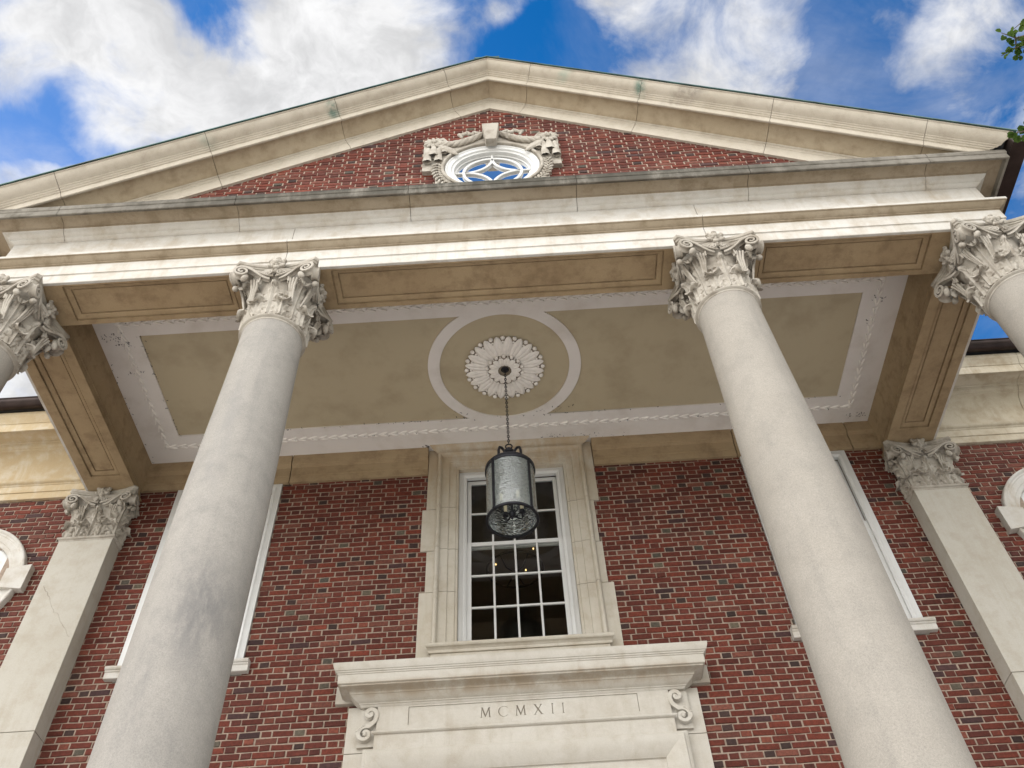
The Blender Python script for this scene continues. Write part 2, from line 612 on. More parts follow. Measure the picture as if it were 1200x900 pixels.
# ------------------------------------------------------------------ ground
FLOOR = 1.30
mb = MB()
mb.box(-900, 900, -900, 900, -0.5, 0.0)
tag(mb.make('ground', M['grass']), kind='structure')
mb = MB()
mb.box(-30, 30, -60, 0.0, 0.0, 0.004)  # unseen sheet, laid wide and pale to throw light onto the ceiling
tag(mb.make('bounce_paving', M['pave']), kind='structure')
mb = MB()
mb.box(-5.6, 5.6, -3.7, -0.001, 0.004, FLOOR)
for k in range(7):
    mb.box(-5.6, 5.6, -3.7 - 0.32 * (k + 1), -3.7 - 0.32 * k, 0.004, FLOOR - 0.17 * (k + 1) + 0.0)
tag(mb.make('entrance_steps', M['pave'], bevel=0.01), kind='structure')

# ------------------------------------------------------------------ the two builders: things
building = thing('brick_building', (0, 0, 0), 'red brick building front with tall white sash windows and limestone trim behind the columns', 'building')
portico = thing('portico', (0, 0, 0), 'limestone entrance portico with triangular pediment and flat ceiling, raised on the columns', 'portico')

EX, FY = 4.940, -3.069          # corner of the frieze, face of the frieze
ZA, ZC = 8.892, 9.465           # underside of the beams, ceiling


def run_x(mb, prof, x0, x1, y, gap=0.0, m0=0, m1=0):
    """sweep profile (o,z) along X on a face looking to -Y; m0/m1 = mitre sign at the ends"""
    r = []
    for xx, mm in ((x0 + gap, m0), (x1 - gap, m1)):
        r.append([(xx + mm * o, y - o, z) for o, z in prof])
    mb.loft(r)


def run_side(mb, prof, sx, x, y0, y1, m0=1):
    """return along Y on the flank x (sx = -1 left, 1 right); y0 = front corner"""
    r = []
    r.append([(x + sx * o, y0 - m0 * o, z) for o, z in prof])
    r.append([(x + sx * o, y1, z) for o, z in prof])
    mb.loft(r)


def segs(mb, prof, joints, y, gap=0.0028):
    st = [-EX] + list(joints) + [EX]
    for i in range(len(st) - 1):
        first, last = i == 0, i == len(st) - 2
        r = []
        r.append([((st[i] - o) if first else st[i] + gap, y - o, z) for o, z in prof])
        r.append([((st[i + 1] + o) if last else st[i + 1] - gap, y - o, z) for o, z in prof])
        mb.loft(r)


LOW = [(-.029, 8.892), (-.004, 8.892), (0, 8.896), (0, 9.018), (.004, 9.022), (.004, 9.025), (.012, 9.027), (.012, 9.180), (-.029, 9.180)]
TAE = [(-.029, 9.1805), (.014, 9.1805), (.016, 9.188), (.026, 9.190), (.028, 9.200), (.038, 9.203), (.056, 9.216), (.075, 9.234), (.082, 9.243), (.094, 9.245), (.094, 9.252), (-.029, 9.252)]
FRZ = [(-.029, 9.2525), (.0965, 9.2525), (.097, 9.286), (.085, 9.292), (0.012, 9.312), (0, 9.318), (0, 9.674), (-.029, 9.674)]
BED1 = [(-.029, 9.676), (.004, 9.676), (.018, 9.681), (.034, 9.69), (.044, 9.701), (.046, 9.709), (.058, 9.711), (.08, 9.722), (.098, 9.738), (.106, 9.752), (.112, 9.755), (-.029, 9.755)]
BED2 = [(-.029, 9.7555), (.116, 9.7555), (.120, 9.766), (.124, 9.778), (.145, 9.790), (.18, 9.796), (.25, 9.797), (.262, 9.794), (.262, 9.830), (-.029, 9.830)]
LIP = [(.2625, 9.794), (.265, 9.738), (.287, 9.730), (.292, 9.736), (.293, 9.815), (.299, 9.819), (.303, 9.832), (.303, 9.882), (.297, 9.896), (.24, 9.912), (-.029, 9.955), (-.029, 9.8305), (.2625, 9.8305)]
CJ = (-4.42, -2.62, -0.86, 0.85, 2.61, 4.43)
AJ = (-2.05, 2.04)


def around(mb, prof, joints, yend, gap=.0028):
    segs(mb, prof, joints, FY, gap)
    for s in (-1, 1):
        run_side(mb, prof, s, s * EX, FY, yend)


mb = MB()
around(mb, LOW, AJ, -.12)
around(mb, FRZ, AJ, -.12)
around(mb, BED1, CJ, -.50)
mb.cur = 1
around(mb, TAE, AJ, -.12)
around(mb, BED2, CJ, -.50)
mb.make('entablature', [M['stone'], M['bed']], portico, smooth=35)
mb = MB()
around(mb, LIP, CJ, -.50)
mb.make('cornice_ledge', M['ledge'], portico, smooth=35)

# beams with sunk soffit panels


def panel_face(mb, x0, x1, y0, y1, z, px0, px1, py0, py1, d=0.028, bev=0.055):
    """flat soffit x0..x1,y0..y1 at z looking down with a sunk moulded panel"""
    xs = [x0, px0, px1, x1]
    ys = [y0, py0, py1, y1]
    for i in range(3):
        for j in range(3):
            if i == 1 and j == 1:
                continue
            mb.add([(xs[i], ys[j], z), (xs[i + 1], ys[j], z), (xs[i + 1], ys[j + 1], z), (xs[i], ys[j + 1], z)], [(0, 3, 2, 1)])
    rings = []
    for off, dz in ((0, 0), (0.001, .026), (.010, .026), (.013, .016), (bev * .55, .018), (bev * .85, .030), (bev, .032), (bev + .001, .052), (bev + .010, .052), (bev + .013, .040)):
        rings.append([(px0 + off, py0 + off, z + dz), (px1 - off, py0 + off, z + dz), (px1 - off, py1 - off, z + dz), (px0 + off, py1 - off, z + dz)])
    mb.loft(rings, True, False)
    o = rings[-1]
    mb.add(o, [(0, 3, 2, 1)])


BI = -2.571                     # inner face of the front beam
mb = MB()
cuts = [(-4.93, -3.40, -4.19, -2.566 - .0), (-2.2, 2.2, -1.60, 1.61), (2.2, 4.93, 2.55, 4.19)]
panel_face(mb, -4.365, -2.08, FY + .029, BI, ZA, -4.19, -2.566, -3.022, -2.618)
panel_face(mb, -2.08, 2.08, FY + .029, BI, ZA, -1.600, 1.612, -3.022, -2.618)
panel_face(mb, 2.08, 4.365, FY + .029, BI, ZA, 2.55, 4.19, -3.022, -2.618)
# inner face with a crown moulding under the ceiling
INNER = [(0, ZA), (0, 9.03), (.010, 9.033), (.010, 9.22), (.02, 9.225), (.028, 9.25), (.05, 9.27), (.075, 9.30), (.08, 9.32), (.11, 9.335), (.115, 9.375), (.14, 9.40), (.165, 9.44), (.168, ZC + .02)]
mb.loft([[(xx, BI + o, z) for o, z in INNER] for xx in (-4.365, 4.365)], False, False)
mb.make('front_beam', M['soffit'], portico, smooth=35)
SX0, SX1 = 4.365, 4.911
for s in (-1, 1):
    mb = MB()
    mb2 = MB()
    panel_face(mb, SX0, SX1, FY + .029, -0.03, ZA, 4.470, 4.805, -2.43, -0.47)
    SIDE = [(0, ZA), (0, 9.06), (.008, 9.063), (.008, 9.24), (.012, 9.25), (.02, 9.262), (.022, 9.40), (.03, 9.42), (.04, ZC + .02)]
    mb.loft([[(4.42 - o, yy, z) for o, z in SIDE] for yy in (BI, -0.03)], False, False)
    mb.add([(4.42, BI, ZA), (4.365, BI, ZA), (4.365, -0.03, ZA), (4.42, -0.03, ZA)], [])
    # little step between the soffit edge and the face
    mb.loft([[(SX0, yy, ZA), (SX0, yy, ZA + .012), (4.42, yy, ZA + .03)] for yy in (BI, -0.03)], False, False)
    if s < 0:
        mb.v = [(-a, b, c) for a, b, c in mb.v]
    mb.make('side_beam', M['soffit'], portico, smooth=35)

# raking cornice
T = 0.579
RKF = [(-.03, 12.44), (.028, 12.44), (.03, 12.447), (.03, 12.640), (.036, 12.644), (.036, 12.70), (.046, 12.703), (.050, 12.728), (-.03, 12.728)]
RKS = [(-.03, 12.7285), (.0505, 12.7285), (.075, 12.740), (.10, 12.756), (.13, 12.774), (.19, 12.788), (.255, 12.792), (.263, 12.789), (.2635, 12.868), (-.03, 12.868)]
RKC = [(.264, 12.789), (.266, 12.742), (.284, 12.735), (.292, 12.740), (.292, 12.842), (.308, 12.847), (.308, 12.864), (.325, 12.870), (.326, 12.886), (.343, 12.892), (.345, 12.904), (.37, 12.910), (.40, 12.923), (.425, 12.942), (.445, 12.967), (.455, 12.985), (.468, 12.988), (.470, 13.006), (-.03, 13.006), (-.03, 12.8685), (.264, 12.8685)]
rk = []
for s in (-1, 1):
    mb = MB()
    st = [0.0, .50, 1.79, 3.15, 4.55, 5.30]
    for i, RK, mi_ in [(i, q, m_) for i in range(5) for q, m_ in ((RKF, 0), (RKS, 1), (RKC, 0))]:
        r = []
        mb.cur = mi_
        for j in (i, i + 1):
            gp = 0.0 if st[j] in (0.0, 5.30) else (.0022 if j == i else -.0022)
            ring = []
            for o, z in RK:
                sh = 0.0 if st[j] in (0.0, 5.30) else 0.32 * (z - 12.85)
                xx = st[j] + gp + sh
                ring.append((s * xx, FY - o, z - T * xx))
            r.append(ring)
        mb.loft(r)
    o_ = mb.make('raking_cornice', [M['rake'], M['rake_soffit']], portico)
    bm = bmesh.new()
    bm.from_mesh(o_.data)
    bmesh.ops.bisect_plane(bm, geom=bm.verts[:] + bm.edges[:] + bm.faces[:], plane_co=(0, 0, 9.893), plane_no=(0, 0, 1), clear_inner=True)
    bmesh.ops.recalc_face_normals(bm, faces=bm.faces)
    bm.to_mesh(o_.data)
    bm.free()
    o_.data.polygons.foreach_set('use_smooth', [True] * len(o_.data.polygons))
    o_.data.set_sharp_from_angle(angle=radians(30))
# copper drip edge, roof slopes and side gutters
mb = MB()
for s in (-1, 1):
    r = []
    for xx in (0.0, 5.33):
        r.append([(s * xx, FY - o, z - T * xx) for o, z in ((-.1, 13.008), (.474, 13.008), (.482, 12.998), (.488, 13.000), (.486, 13.026), (-.1, 13.036))])
    mb.loft(r)
mb.box(-.16, .16, FY - .47, FY + .3, 12.995, 13.035)
mb.make('copper_drip_edge', M['copper'], portico)
mb = MB()
for s in (-1, 1):
    mb.add([(0, FY - .44, 13.05), (s * 5.36, FY - .44, 13.05 - T * 5.36), (s * 5.36, 4.0, 13.05 - T * 5.36), (0, 4.0, 13.05),
            (0, FY - .44, 12.97), (s * 5.30, FY - .44, 12.97 - T * 5.30), (s * 5.30, 4.0, 12.97 - T * 5.30), (0, 4.0, 12.97)],
           [(0, 1, 2, 3), (4, 5, 6, 7), (0, 1, 5, 4), (1, 2, 6, 5), (2, 3, 7, 6)])
mb.make('gable_roof', M['roof'], portico)


def gutter(mb, p0, p1, r, n=10):
    """half round trough with a rolled lip between two points"""
    a, b = Vector(p0), Vector(p1)
    d = (b - a).normalized()
    side = Vector((d.y, -d.x, 0))
    out = []
    for p in (a, b):
        ring = [p + side * r * cos(pi + pi * k / n) + Vector((0, 0, r * sin(pi + pi * k / n))) for k in range(n + 1)]
        ring += [p + side * (r - .006) * cos(2 * pi - pi * k / n) + Vector((0, 0, (r - .006) * sin(2 * pi - pi * k / n))) for k in range(n + 1)]
        out.append(ring)
    mb.loft(out)
    for s in (-1, 1):
        mb.tube([a + side * s * r, b + side * s * r], .011, 6)
    L = (b - a).length
    k = 0.45
    while k < L:
        c = a + d * k
        mb.tube([c + side * r * 1.04 * cos(pi + pi * q / 8) + Vector((0, 0, r * 1.04 * sin(pi + pi * q / 8))) for q in range(9)], .012, 6)
        mb.tube([c + Vector((0, 0, -r)), c + Vector((0, 0.05, -r - .035))], .008, 5)
        k += 0.92


for s in (-1, 1):
    mb = MB()
    xg = s * 5.335
    mb.box(xg - .085, xg + .085, FY - .42, -0.62, 9.785, 9.80)
    mb.box(xg + s * .072, xg + s * .085, FY - .42, -0.62, 9.80, 9.95)
    mb.box(xg - s * .085, xg - s * .072, FY - .42, -0.62, 9.80, 9.93)
    mb.box(xg - .085, xg + .085, FY - .43, FY - .42, 9.785, 9.92)
    mb.make('side_gutter', M['gutter'], portico, bevel=.006)

# ------------------------------------------------------------------ bricks
COURSE, PERIOD = 0.0665, 0.3094
JH, JV = 0.0108, 0.0112


def lerp(a, b, t):
    return tuple(a[i] + (b[i] - a[i]) * t for i in range(3))


def brick_tone(head):
    q = rnd.random()
    k = rnd.uniform(.80, 1.22)
    if head:
        if q < .06:
            c = lerp((.16, .145, .105), (.105, .105, .092), rnd.random())
        elif q < .17:
            c = lerp((.060, .040, .036), (.075, .045, .042), rnd.random())
        elif q < .30:
            c = (.23, .075, .05)
        else:
            c = lerp((.120, .040, .031), (.19, .052, .034), rnd.random())
    else:
        if q < .05:
            c = lerp((.095, .05, .05), (.07, .038, .04), rnd.random())
        elif q < .17:
            c = (.22, .085, .062)
        else:
            c = lerp((.135, .037, .026), (.225, .056, .034), rnd.random())
    return tuple(v * k * f for v, f in zip(c, (.58, .505, .46)))


def bricks(mb, cols, x0, x1, ztop, zbot, y, holes, keep=None, phase=0.0, depth=.02):
    n = int((ztop - zbot) / COURSE)
    for r in range(n):
        zt = ztop - r * COURSE
        zb_ = zt - COURSE
        off = phase + (PERIOD / 2 if r % 2 else 0.0) + rnd.uniform(-.006, .006)
        k0 = int((x0 - off) / PERIOD) - 2
        k1 = int((x1 - off) / PERIOD) + 2
        for k in range(k0, k1):
            for head in (0, 1):
                # header centred on off + k*PERIOD, stretcher after it
                c = off + k * PERIOD
                if head:
                    a, b = c - .0515, c + .0515
                else:
                    a, b = c + .0515, c + PERIOD - .0515
                a += JV / 2 + rnd.uniform(-.003, .003)
                b -= JV / 2 + rnd.uniform(-.003, .003)
                a = max(a, x0)
                b = min(b, x1)
                if b - a < .015:
                    continue
                zz0 = zb_ + JH / 2 + rnd.uniform(-.0022, .0022)
                zz1 = zt - JH / 2 + rnd.uniform(-.0022, .0022)
                pieces = [(a, b)]
                for hx0, hx1, hz0, hz1 in holes:
                    if hz0 < (zz0 + zz1) / 2 < hz1:
                        np_ = []
                        for pa, pb_ in pieces:
                            if pb_ <= hx0 or pa >= hx1:
                                np_.append((pa, pb_))
                            else:
                                if pa < hx0:
                                    np_.append((pa, hx0))
                                if pb_ > hx1:
                                    np_.append((hx1, pb_))
                        pieces = np_
                for pa, pb_ in pieces:
                    if pb_ - pa < .012:
                        continue
                    if keep and not keep((pa + pb_) / 2, (zz0 + zz1) / 2):
                        continue
                    tone = brick_tone(head)
                    dy = rnd.uniform(-.003, .003)
                    sk = rnd.uniform(-.0025, .0025)
                    ch = .004
                    j = lambda: rnd.uniform(-.0018, .0018)
                    pts = [(pa, y + depth, zz0 + sk), (pb_, y + depth, zz0 - sk), (pb_, y + depth, zz1 - sk), (pa, y + depth, zz1 + sk),
                           (pa + ch * .5, y + ch + dy, zz0 + sk + .001), (pb_ - ch * .5, y + ch + dy, zz0 - sk + .001), (pb_ - ch * .5, y + ch + dy, zz1 - sk - .001), (pa + ch * .5, y + ch + dy, zz1 + sk - .001),
                           (pa + ch + j(), y + dy + j(), zz0 + sk + ch + j()), (pb_ - ch + j(), y + dy + j(), zz0 - sk + ch + j()), (pb_ - ch + j(), y + dy + j(), zz1 - sk - ch + j()), (pa + ch + j(), y + dy + j(), zz1 + sk - ch + j())]
                    mb.add(pts, [(0, 1, 5, 4), (1, 2, 6, 5), (2, 3, 7, 6), (3, 0, 4, 7), (4, 5, 9, 8), (5, 6, 10, 9), (6, 7, 11, 10), (7, 4, 8, 11), (8, 9, 10, 11)])
                    cols.extend([tone] * 12)


def paint(o, cols):
    me = o.data
    at = me.color_attributes.new('tone', 'FLOAT_COLOR', 'POINT')
    flat = []
    for c in cols:
        flat.extend((c[0], c[1], c[2], 1.0))
    flat.extend([0.2, .05, .04, 1.0] * (len(me.vertices) - len(cols)))
    at.data.foreach_set('color', flat)


# openings in the main wall (x0,x1,z0,z1)
WH = [(-.90, .90, 6.40, 9.20), (-3.975, -2.725, 6.50, 9.20), (2.725, 3.975, 6.50, 9.20), (-1.50, 1.50, 1.0, 6.20)]
QUO = [(-.98, .97, 8.495, 9.20), (-1.035, .925, 7.89, 8.49), (-.965, .95, 7.335, 7.885), (-1.025, 1.008, 6.36, 7.33)]
HOL = WH + QUO + [(-1.62, 1.62, 1.0, 6.06), (-1.755, 1.755, 6.11, 6.29), (-5.0, -4.426, 1, 9.3), (4.426, 5.0, 1, 9.3)]
mb = MB()
cols = []
bricks(mb, cols, -9.5, 9.5, 9.094, 3.2, 0.0, HOL, keep=lambda x, z: (abs(x) - 6.15) ** 2 + (z - 7.824) ** 2 > .49, phase=1.974 - 7 * PERIOD)
nb = len(mb.v)
mb.cur = 1


def wall_cells(mb, x0, x1, z0, z1, y0, y1, holes):
    xs = sorted({x0, x1, *[h[0] for h in holes], *[h[1] for h in holes]})
    zs = sorted({z0, z1, *[h[2] for h in holes], *[h[3] for h in holes]})
    xs = [v for v in xs if x0 <= v <= x1]
    zs = [v for v in zs if z0 <= v <= z1]
    for i in range(len(xs) - 1):
        run = None
        for j in range(len(zs) - 1):
            cx, cz = (xs[i] + xs[i + 1]) / 2, (zs[j] + zs[j + 1]) / 2
            inside = any(h[0] < cx < h[1] and h[2] < cz < h[3] for h in holes)
            if inside:
                if run is not None:
                    mb.box(xs[i], xs[i + 1], y0, y1, run, zs[j])
                    run = None
            elif run is None:
                run = zs[j]
        if run is not None:
            mb.box(xs[i], xs[i + 1], y0, y1, run, zs[-1])


RW = [(s * 6.15 - .48, s * 6.15 + .48, 7.824 - .48, 7.824 + .48) for s in (-1, 1)]
wall_cells(mb, -13, 13, 0, 9.6, .0075, .36, WH + RW)
o_ = mb.make('brick_wall', [M['brick'], M['mortar']], building, recalc=False)
paint(o_, cols)
# tympanum
mb = MB()
cols = []
bricks(mb, cols, -4.2, 4.2, 12.60, 9.93, FY, [(-.55, .55, 10.0, 11.25)], keep=lambda x, z: z < 12.58 - T * abs(x) and not (x * x + (z - 10.72) ** 2 < .30), phase=.07)
mb.cur = 1
wall_cells(mb, -4.3, 4.3, 9.92, 13.0 - .0, FY + .0075, FY + .25, [(-.48, .48, 10.24, 11.20)] + [(-4.3, -4.3 + .4 * (k + 1), 12.85 - T * (4.3 - .4 * k), 13.0) for k in range(10)] + [(4.3 - .4 * (k + 1), 4.3, 12.85 - T * (4.3 - .4 * k), 13.0) for k in range(10)])
o_ = mb.make('brick_pediment', [M['brick'], M['mortar']], portico, recalc=False)
paint(o_, cols)

# ------------------------------------------------------------------ portico ceiling


def flat_with_holes(name, outer, holes, z, th, mat, parent):
    cu = bpy.data.curves.new(name, 'CURVE')
    cu.dimensions = '2D'
    cu.fill_mode = 'BOTH'
    cu.extrude = th / 2
    for poly in [outer] + holes:
        sp = cu.splines.new('POLY')
        sp.points.add(len(poly) - 1)
        for i, q in enumerate(poly):
            sp.points[i].co = (q[0], q[1], 0, 1)
        sp.use_cyclic_u = True
    tmp = bpy.data.objects.new(name, cu)
    COL.objects.link(tmp)
    dg = bpy.context.evaluated_depsgraph_get()
    me = bpy.data.meshes.new_from_object(tmp.evaluated_get(dg))
    bpy.data.objects.remove(tmp)
    me.materials.clear()
    me.materials.append(mat)
    o = bpy.data.objects.new(name, me)
    COL.objects.link(o)
    o.parent = parent
    o.location = (0, 0, z + th / 2)
    return o


CY = -1.253
RO, RI = .871, .739


def tan_side(s):
    hy = .741
    a0 = math.asin(hy / RO)
    pts = [(s * 3.935, CY - hy), (s * 3.935, CY + hy)]
    arc = []
    for k in range(33):
        a = a0 - 2 * a0 * k / 32
        arc.append((s * RO * cos(a), CY + RO * sin(a)))
    return pts + arc


circ = [(RI * cos(2 * pi * k / 96), CY + RI * sin(2 * pi * k / 96)) for k in range(96)]
flat_with_holes('ceiling_border', [(-4.5, -2.62), (4.5, -2.62), (4.5, .0), (-4.5, .0)], [tan_side(-1), tan_side(1), circ], ZC, .014, M['ceiling_white'], portico)
mb = MB()
mb.box(-4.6, 4.6, -3.0, .005, ZC + .0145, ZC + .08)
mb.make('ceiling_panel', M['ceiling_tan'], portico)
# plaster rose
mb = MB()
mb.cur = 1
mb.lathe([(.02, 0.012), (.30, .012), (.425, .004), (.43, -.004), (.40, -.018), (.2, -.022), (.02, -.022)], (0, CY, ZC), 64)


def petal(mb, a, r0, r1, w, h, z0, n=6, m=10, tip=1.0):
    ca, sa = cos(a), sin(a)
    rows = []
    for i in range(m + 1):
        t = i / m
        ww = w * (sin(pi * min(1, (t * .86 + .14))) ** .75) if t > .35 else w * (.55 + .45 * (t / .35)) * .93
        if t > .999:
            ww = .002
        row = []
        for j in range(-n, n + 1):
            u = j / n
            lat = u * ww
            r = r0 + (r1 - r0) * t
            zz = z0 - h * (sqrt(max(0, 1 - u * u)) * (.55 + .45 * sin(pi * t)) + .18 * exp(-(u / .18) ** 2))
            row.append((r * ca - lat * sa, CY + r * sa + lat * ca, zz))
        rows.append(row)
    mb.loft(rows, False, False)


mb.cur = 0


def petal2(mb, a, r0, r1, w, h, z0, n=7, m=12):
    """plump pointed oval petal standing clear of its neighbours"""
    ca, sa = cos(a), sin(a)
    rows = []
    for i in range(m + 1):
        t = i / m
        ww = max(.003, w * (sin(pi * (.10 + .90 * t)) ** .62))
        hh = h * (sin(pi * (.14 + .84 * t)) ** .5)
        row = []
        for j in range(-n, n + 1):
            u = j / n
            r = r0 + (r1 - r0) * t
            lat = u * ww
            row.append((r * ca - lat * sa, CY + r * sa + lat * ca, z0 - hh * (max(0, 1 - abs(u) ** 2.6)) ** .5 + .007 * exp(-(u / .12) ** 2)))
        rows.append(row)
    mb.loft(rows, False, False)


for k in range(20):
    a = 2 * pi * (k + .5) / 20
    petal2(mb, a, .190, .450, .066, .040, ZC - .006)
    a2 = 2 * pi * k / 20
    mb.ell((.432 * cos(a2), CY + .432 * sin(a2), ZC - .010), (.026, .026, .024), 10, 6)
    mb.ell((.385 * cos(a2), CY + .385 * sin(a2), ZC - .012), (.014, .014, .020), 8, 5)
mb.cur = 1
mb.lathe([(.05, -.02), (.185, -.02), (.196, -.040), (.19, -.060), (.13, -.050), (.05, -.048)], (0, CY, ZC), 48)
mb.cur = 0
for k in range(14):
    a = 2 * pi * k / 14
    petal2(mb, a, .075, .200, .040, .030, ZC - .044)
    a2 = a + pi / 14
    mb.ell((.200 * cos(a2), CY + .200 * sin(a2), ZC - .052), (.022, .022, .022), 8, 6)
mb.make('ceiling_rose', [M['rose_white'], M['rose_gap_shade']], portico, smooth=50)
# running leaf moulding round the ceiling
def guilloche(x0, y0, x1, y1):
    mb = MB()
    L = sqrt((x1 - x0) ** 2 + (y1 - y0) ** 2)
    n = max(1, round(L / .121))
    dx, dy = (x1 - x0) / L, (y1 - y0) / L
    for k in range(n):
        t = (k + .5) * L / n
        cx, cy_ = x0 + dx * t, y0 + dy * t
        for s2 in (-1, 1):
            ang = atan2(dy, dx) + radians(17) * s2
            R = Matrix.Rotation(ang, 3, 'Z')
            ox, oy = -dy * .013 * s2, dx * .013 * s2
            mb.ell((cx + ox, cy_ + oy, ZC - .002), (.060, .0120, .018), 8, 6, R)
    mb.make('leaf_moulding', M['rose_white'], portico, smooth=60)


guilloche(-4.115, -.345, 4.115, -.345)
guilloche(-4.115, -2.165, -4.115, -.345)
guilloche(4.115, -.345, 4.115, -2.165)
guilloche(-4.115, -2.165, 4.115, -2.165)
for sx in (-1, 1):
    for ry in (-.345, -2.165):
        mb = MB()
        mb.ell((sx * 4.115, ry, ZC - .002), (.035, .035, .012), 12, 6)
        mb.make('corner_roundel', M['rose_white'], portico, smooth=60)
# old cobwebs and grime specks caught along the ceiling edges
mb = MB()


def grime(x, y, n, sp, z=ZC):
    for _ in range(max(1, int(n * .7)) if n else 0):
        px, py = x + rnd.gauss(0, sp), y + rnd.gauss(0, sp * .35)
        a = rnd.uniform(0, 2 * pi)
        l = rnd.uniform(.004, .016)
        q = [(px, py, z - .001), (px + l * cos(a), py + l * sin(a), z - rnd.uniform(.002, .012)), (px + l * 1.7 * cos(a + .6), py + l * 1.7 * sin(a + .6), z - .002)]
        mb.tube(q, rnd.uniform(.0010, .0042), 4)


for x, y, n, sp in ((.62, -.12, 46, .12), (.95, -.11, 22, .10), (-1.0, -.10, 20, .04), (1.35, -.10, 10, .1), (-.6, -.58, 16, .08), (.58, -.57, 22, .09), (4.25, -.2, 30, .08), (-4.25, -2.0, 36, .09),
                    (-4.12, -1.9, 26, .06), (-4.12, -1.5, 14, .05), (4.1, -1.6, 12, .04), (4.12, -1.9, 14, .05)):
    grime(x, y, n, sp)
for k in range(60):
    grime(-4.0 + k * .136 + rnd.uniform(-.04, .04), -2.19, rnd.choice((0, 1, 2, 4)), .018)
for k in range(26):
    grime(-3.93, -1.98 + k * .057, rnd.choice((0, 1, 2, 4)), .014)
    grime(-4.37, -2.1 + k * .08, rnd.choice((0, 1, 2)), .014)
for k in range(50):
    grime(rnd.uniform(-4, 4), -.515, 1, .015)
    grime(rnd.uniform(-4, 4), -.34, 1, .01, ZC - .01)
tag(mb.make('cobweb_grime', M['black_iron'], portico), kind='stuff')

# ------------------------------------------------------------------ Corinthian capital
H0 = 8.135                      # where the carved capital starts
CH = ZA - H0


def frame_round(phi):
    def f(lat, r, z):
        a = phi + lat / max(r, .2)
        return (r * cos(a), r * sin(a), z)
    return f


def frame_flat(phi, base, shift=0.0):
    n = (cos(phi), sin(phi))
    t = (-sin(phi), cos(phi))

    def f(lat, r, z):
        return (n[0] * (base + r) + t[0] * (lat + shift), n[1] * (base + r) + t[1] * (lat + shift), z)
    return f


def acanthus(mb, fr, r0, z0, L, W, lean=.10, curl=.32, lobes=5, nv=56, nu=11, tipw=.62, turn=205, base=.72):
    rows, back = [], []
    r, z = r0 + .012, z0
    ds = L / nv
    for i in range(nv + 1):
        v = i / nv
        if v < 1 - curl:
            th = pi / 2 - lean * (v / (1 - curl)) ** 1.5 * 1.2
        else:
            q = (v - (1 - curl)) / curl
            th = pi / 2 - lean * 1.2 - q ** 1.15 * radians(turn)
        if i:
            r += cos(th) * ds
            z += sin(th) * ds
        nr, nz = sin(th), -cos(th)
        if v < .55:
            env = base + (1 - base) * sin(pi / 2 * v / .55)
        elif v < .86:
            env = 1 - (1 - tipw) * ((v - .55) / .31) ** 1.4
        else:
            env = tipw * sqrt(max(.02, 1 - ((v - .86) / .142) ** 2))
        ph = (lobes * v + .12) % 1.0
        lob = min(1.0, 1.55 * sin(pi * ph ** .7)) if v < .86 else 1.0
        w = W * env * (.66 + .34 * lob)
        row, brow = [], []
        for j in range(-nu, nu + 1):
            t = j / nu
            at = abs(t)
            cup = .026 * (1 - at ** 2.0)
            rib = .012 * exp(-(t / .10) ** 2) - .010 * exp(-((at - .22) / .07) ** 2)
            vein = .010 * cos(2 * pi * (lobes * v * 1.0 - at * 1.2 + .1)) * min(1.0, max(0, at - .12) * 2.2) * (1 if v < .9 else .3)
            notch = -.020 * (1 - lob) * max(0, at - .45) * 1.8
            d = cup + rib + vein + notch
            row.append(fr(t * w, r + nr * d, z + nz * d))
            brow.append(fr(t * w * .96, r + nr * (d - .022), z + nz * (d - .022)))
        rows.append(row)
        back.append(brow)
    rings = [rows[i] + back[i][::-1] for i in range(nv + 1)]
    mb.loft(rings, True, True)


def ribbon(mb, pts, widths, ths, B, ctr):
    """flat carved band along pts in the plane whose normal is B, with rolled edges"""
    n = len(pts)
    rings = []
    for i in range(n):
        t = (pts[min(i + 1, n - 1)] - pts[max(i - 1, 0)]).normalized()
        N = B.cross(t).normalized()
        w, th = widths[i], ths[i]
        sec = [(-.5, -.5), (-.5, .5), (-.36, .62), (-.25, .25), (0, .10), (.25, .25), (.36, .62), (.5, .5), (.5, -.5), (.36, -.62), (.25, -.25), (0, -.10), (-.25, -.25), (-.36, -.62)]
        rings.append([pts[i] + B * (a * w) + N * (b * th) for a, b in sec])
    mb.loft(rings)


def bez(a, b, c, d, n):
    out = []
    for i in range(n):
        t = i / n
        out.append(a * (1 - t) ** 3 + b * 3 * t * (1 - t) ** 2 + c * 3 * t * t * (1 - t) + d * t ** 3)
    return out


def scroll(S, E, R, turns, n=34, c1=.0, c2=.45, c0=.40):
    """band rising from S and winding into a spiral round E (outward first)"""
    a = (E - S)
    a.z = 0
    a.normalize()
    Z = Vector((0, 0, 1))
    top = E + Z * R
    hd = (top - S).dot(a)
    pts = bez(S, S + Z * (top.z - S.z) * c1 + a * hd * c0, top - a * hd * c2, top, 16)
    for i in range(n + 1):
        q = i / n
        ang = pi / 2 - 2 * pi * turns * q
        rr = R * (1 - q) ** .85 * 1.0 + R * .12 * q
        pts.append(E + a * (rr * cos(ang)) + Z * (rr * sin(ang)))
    return pts, a, Z


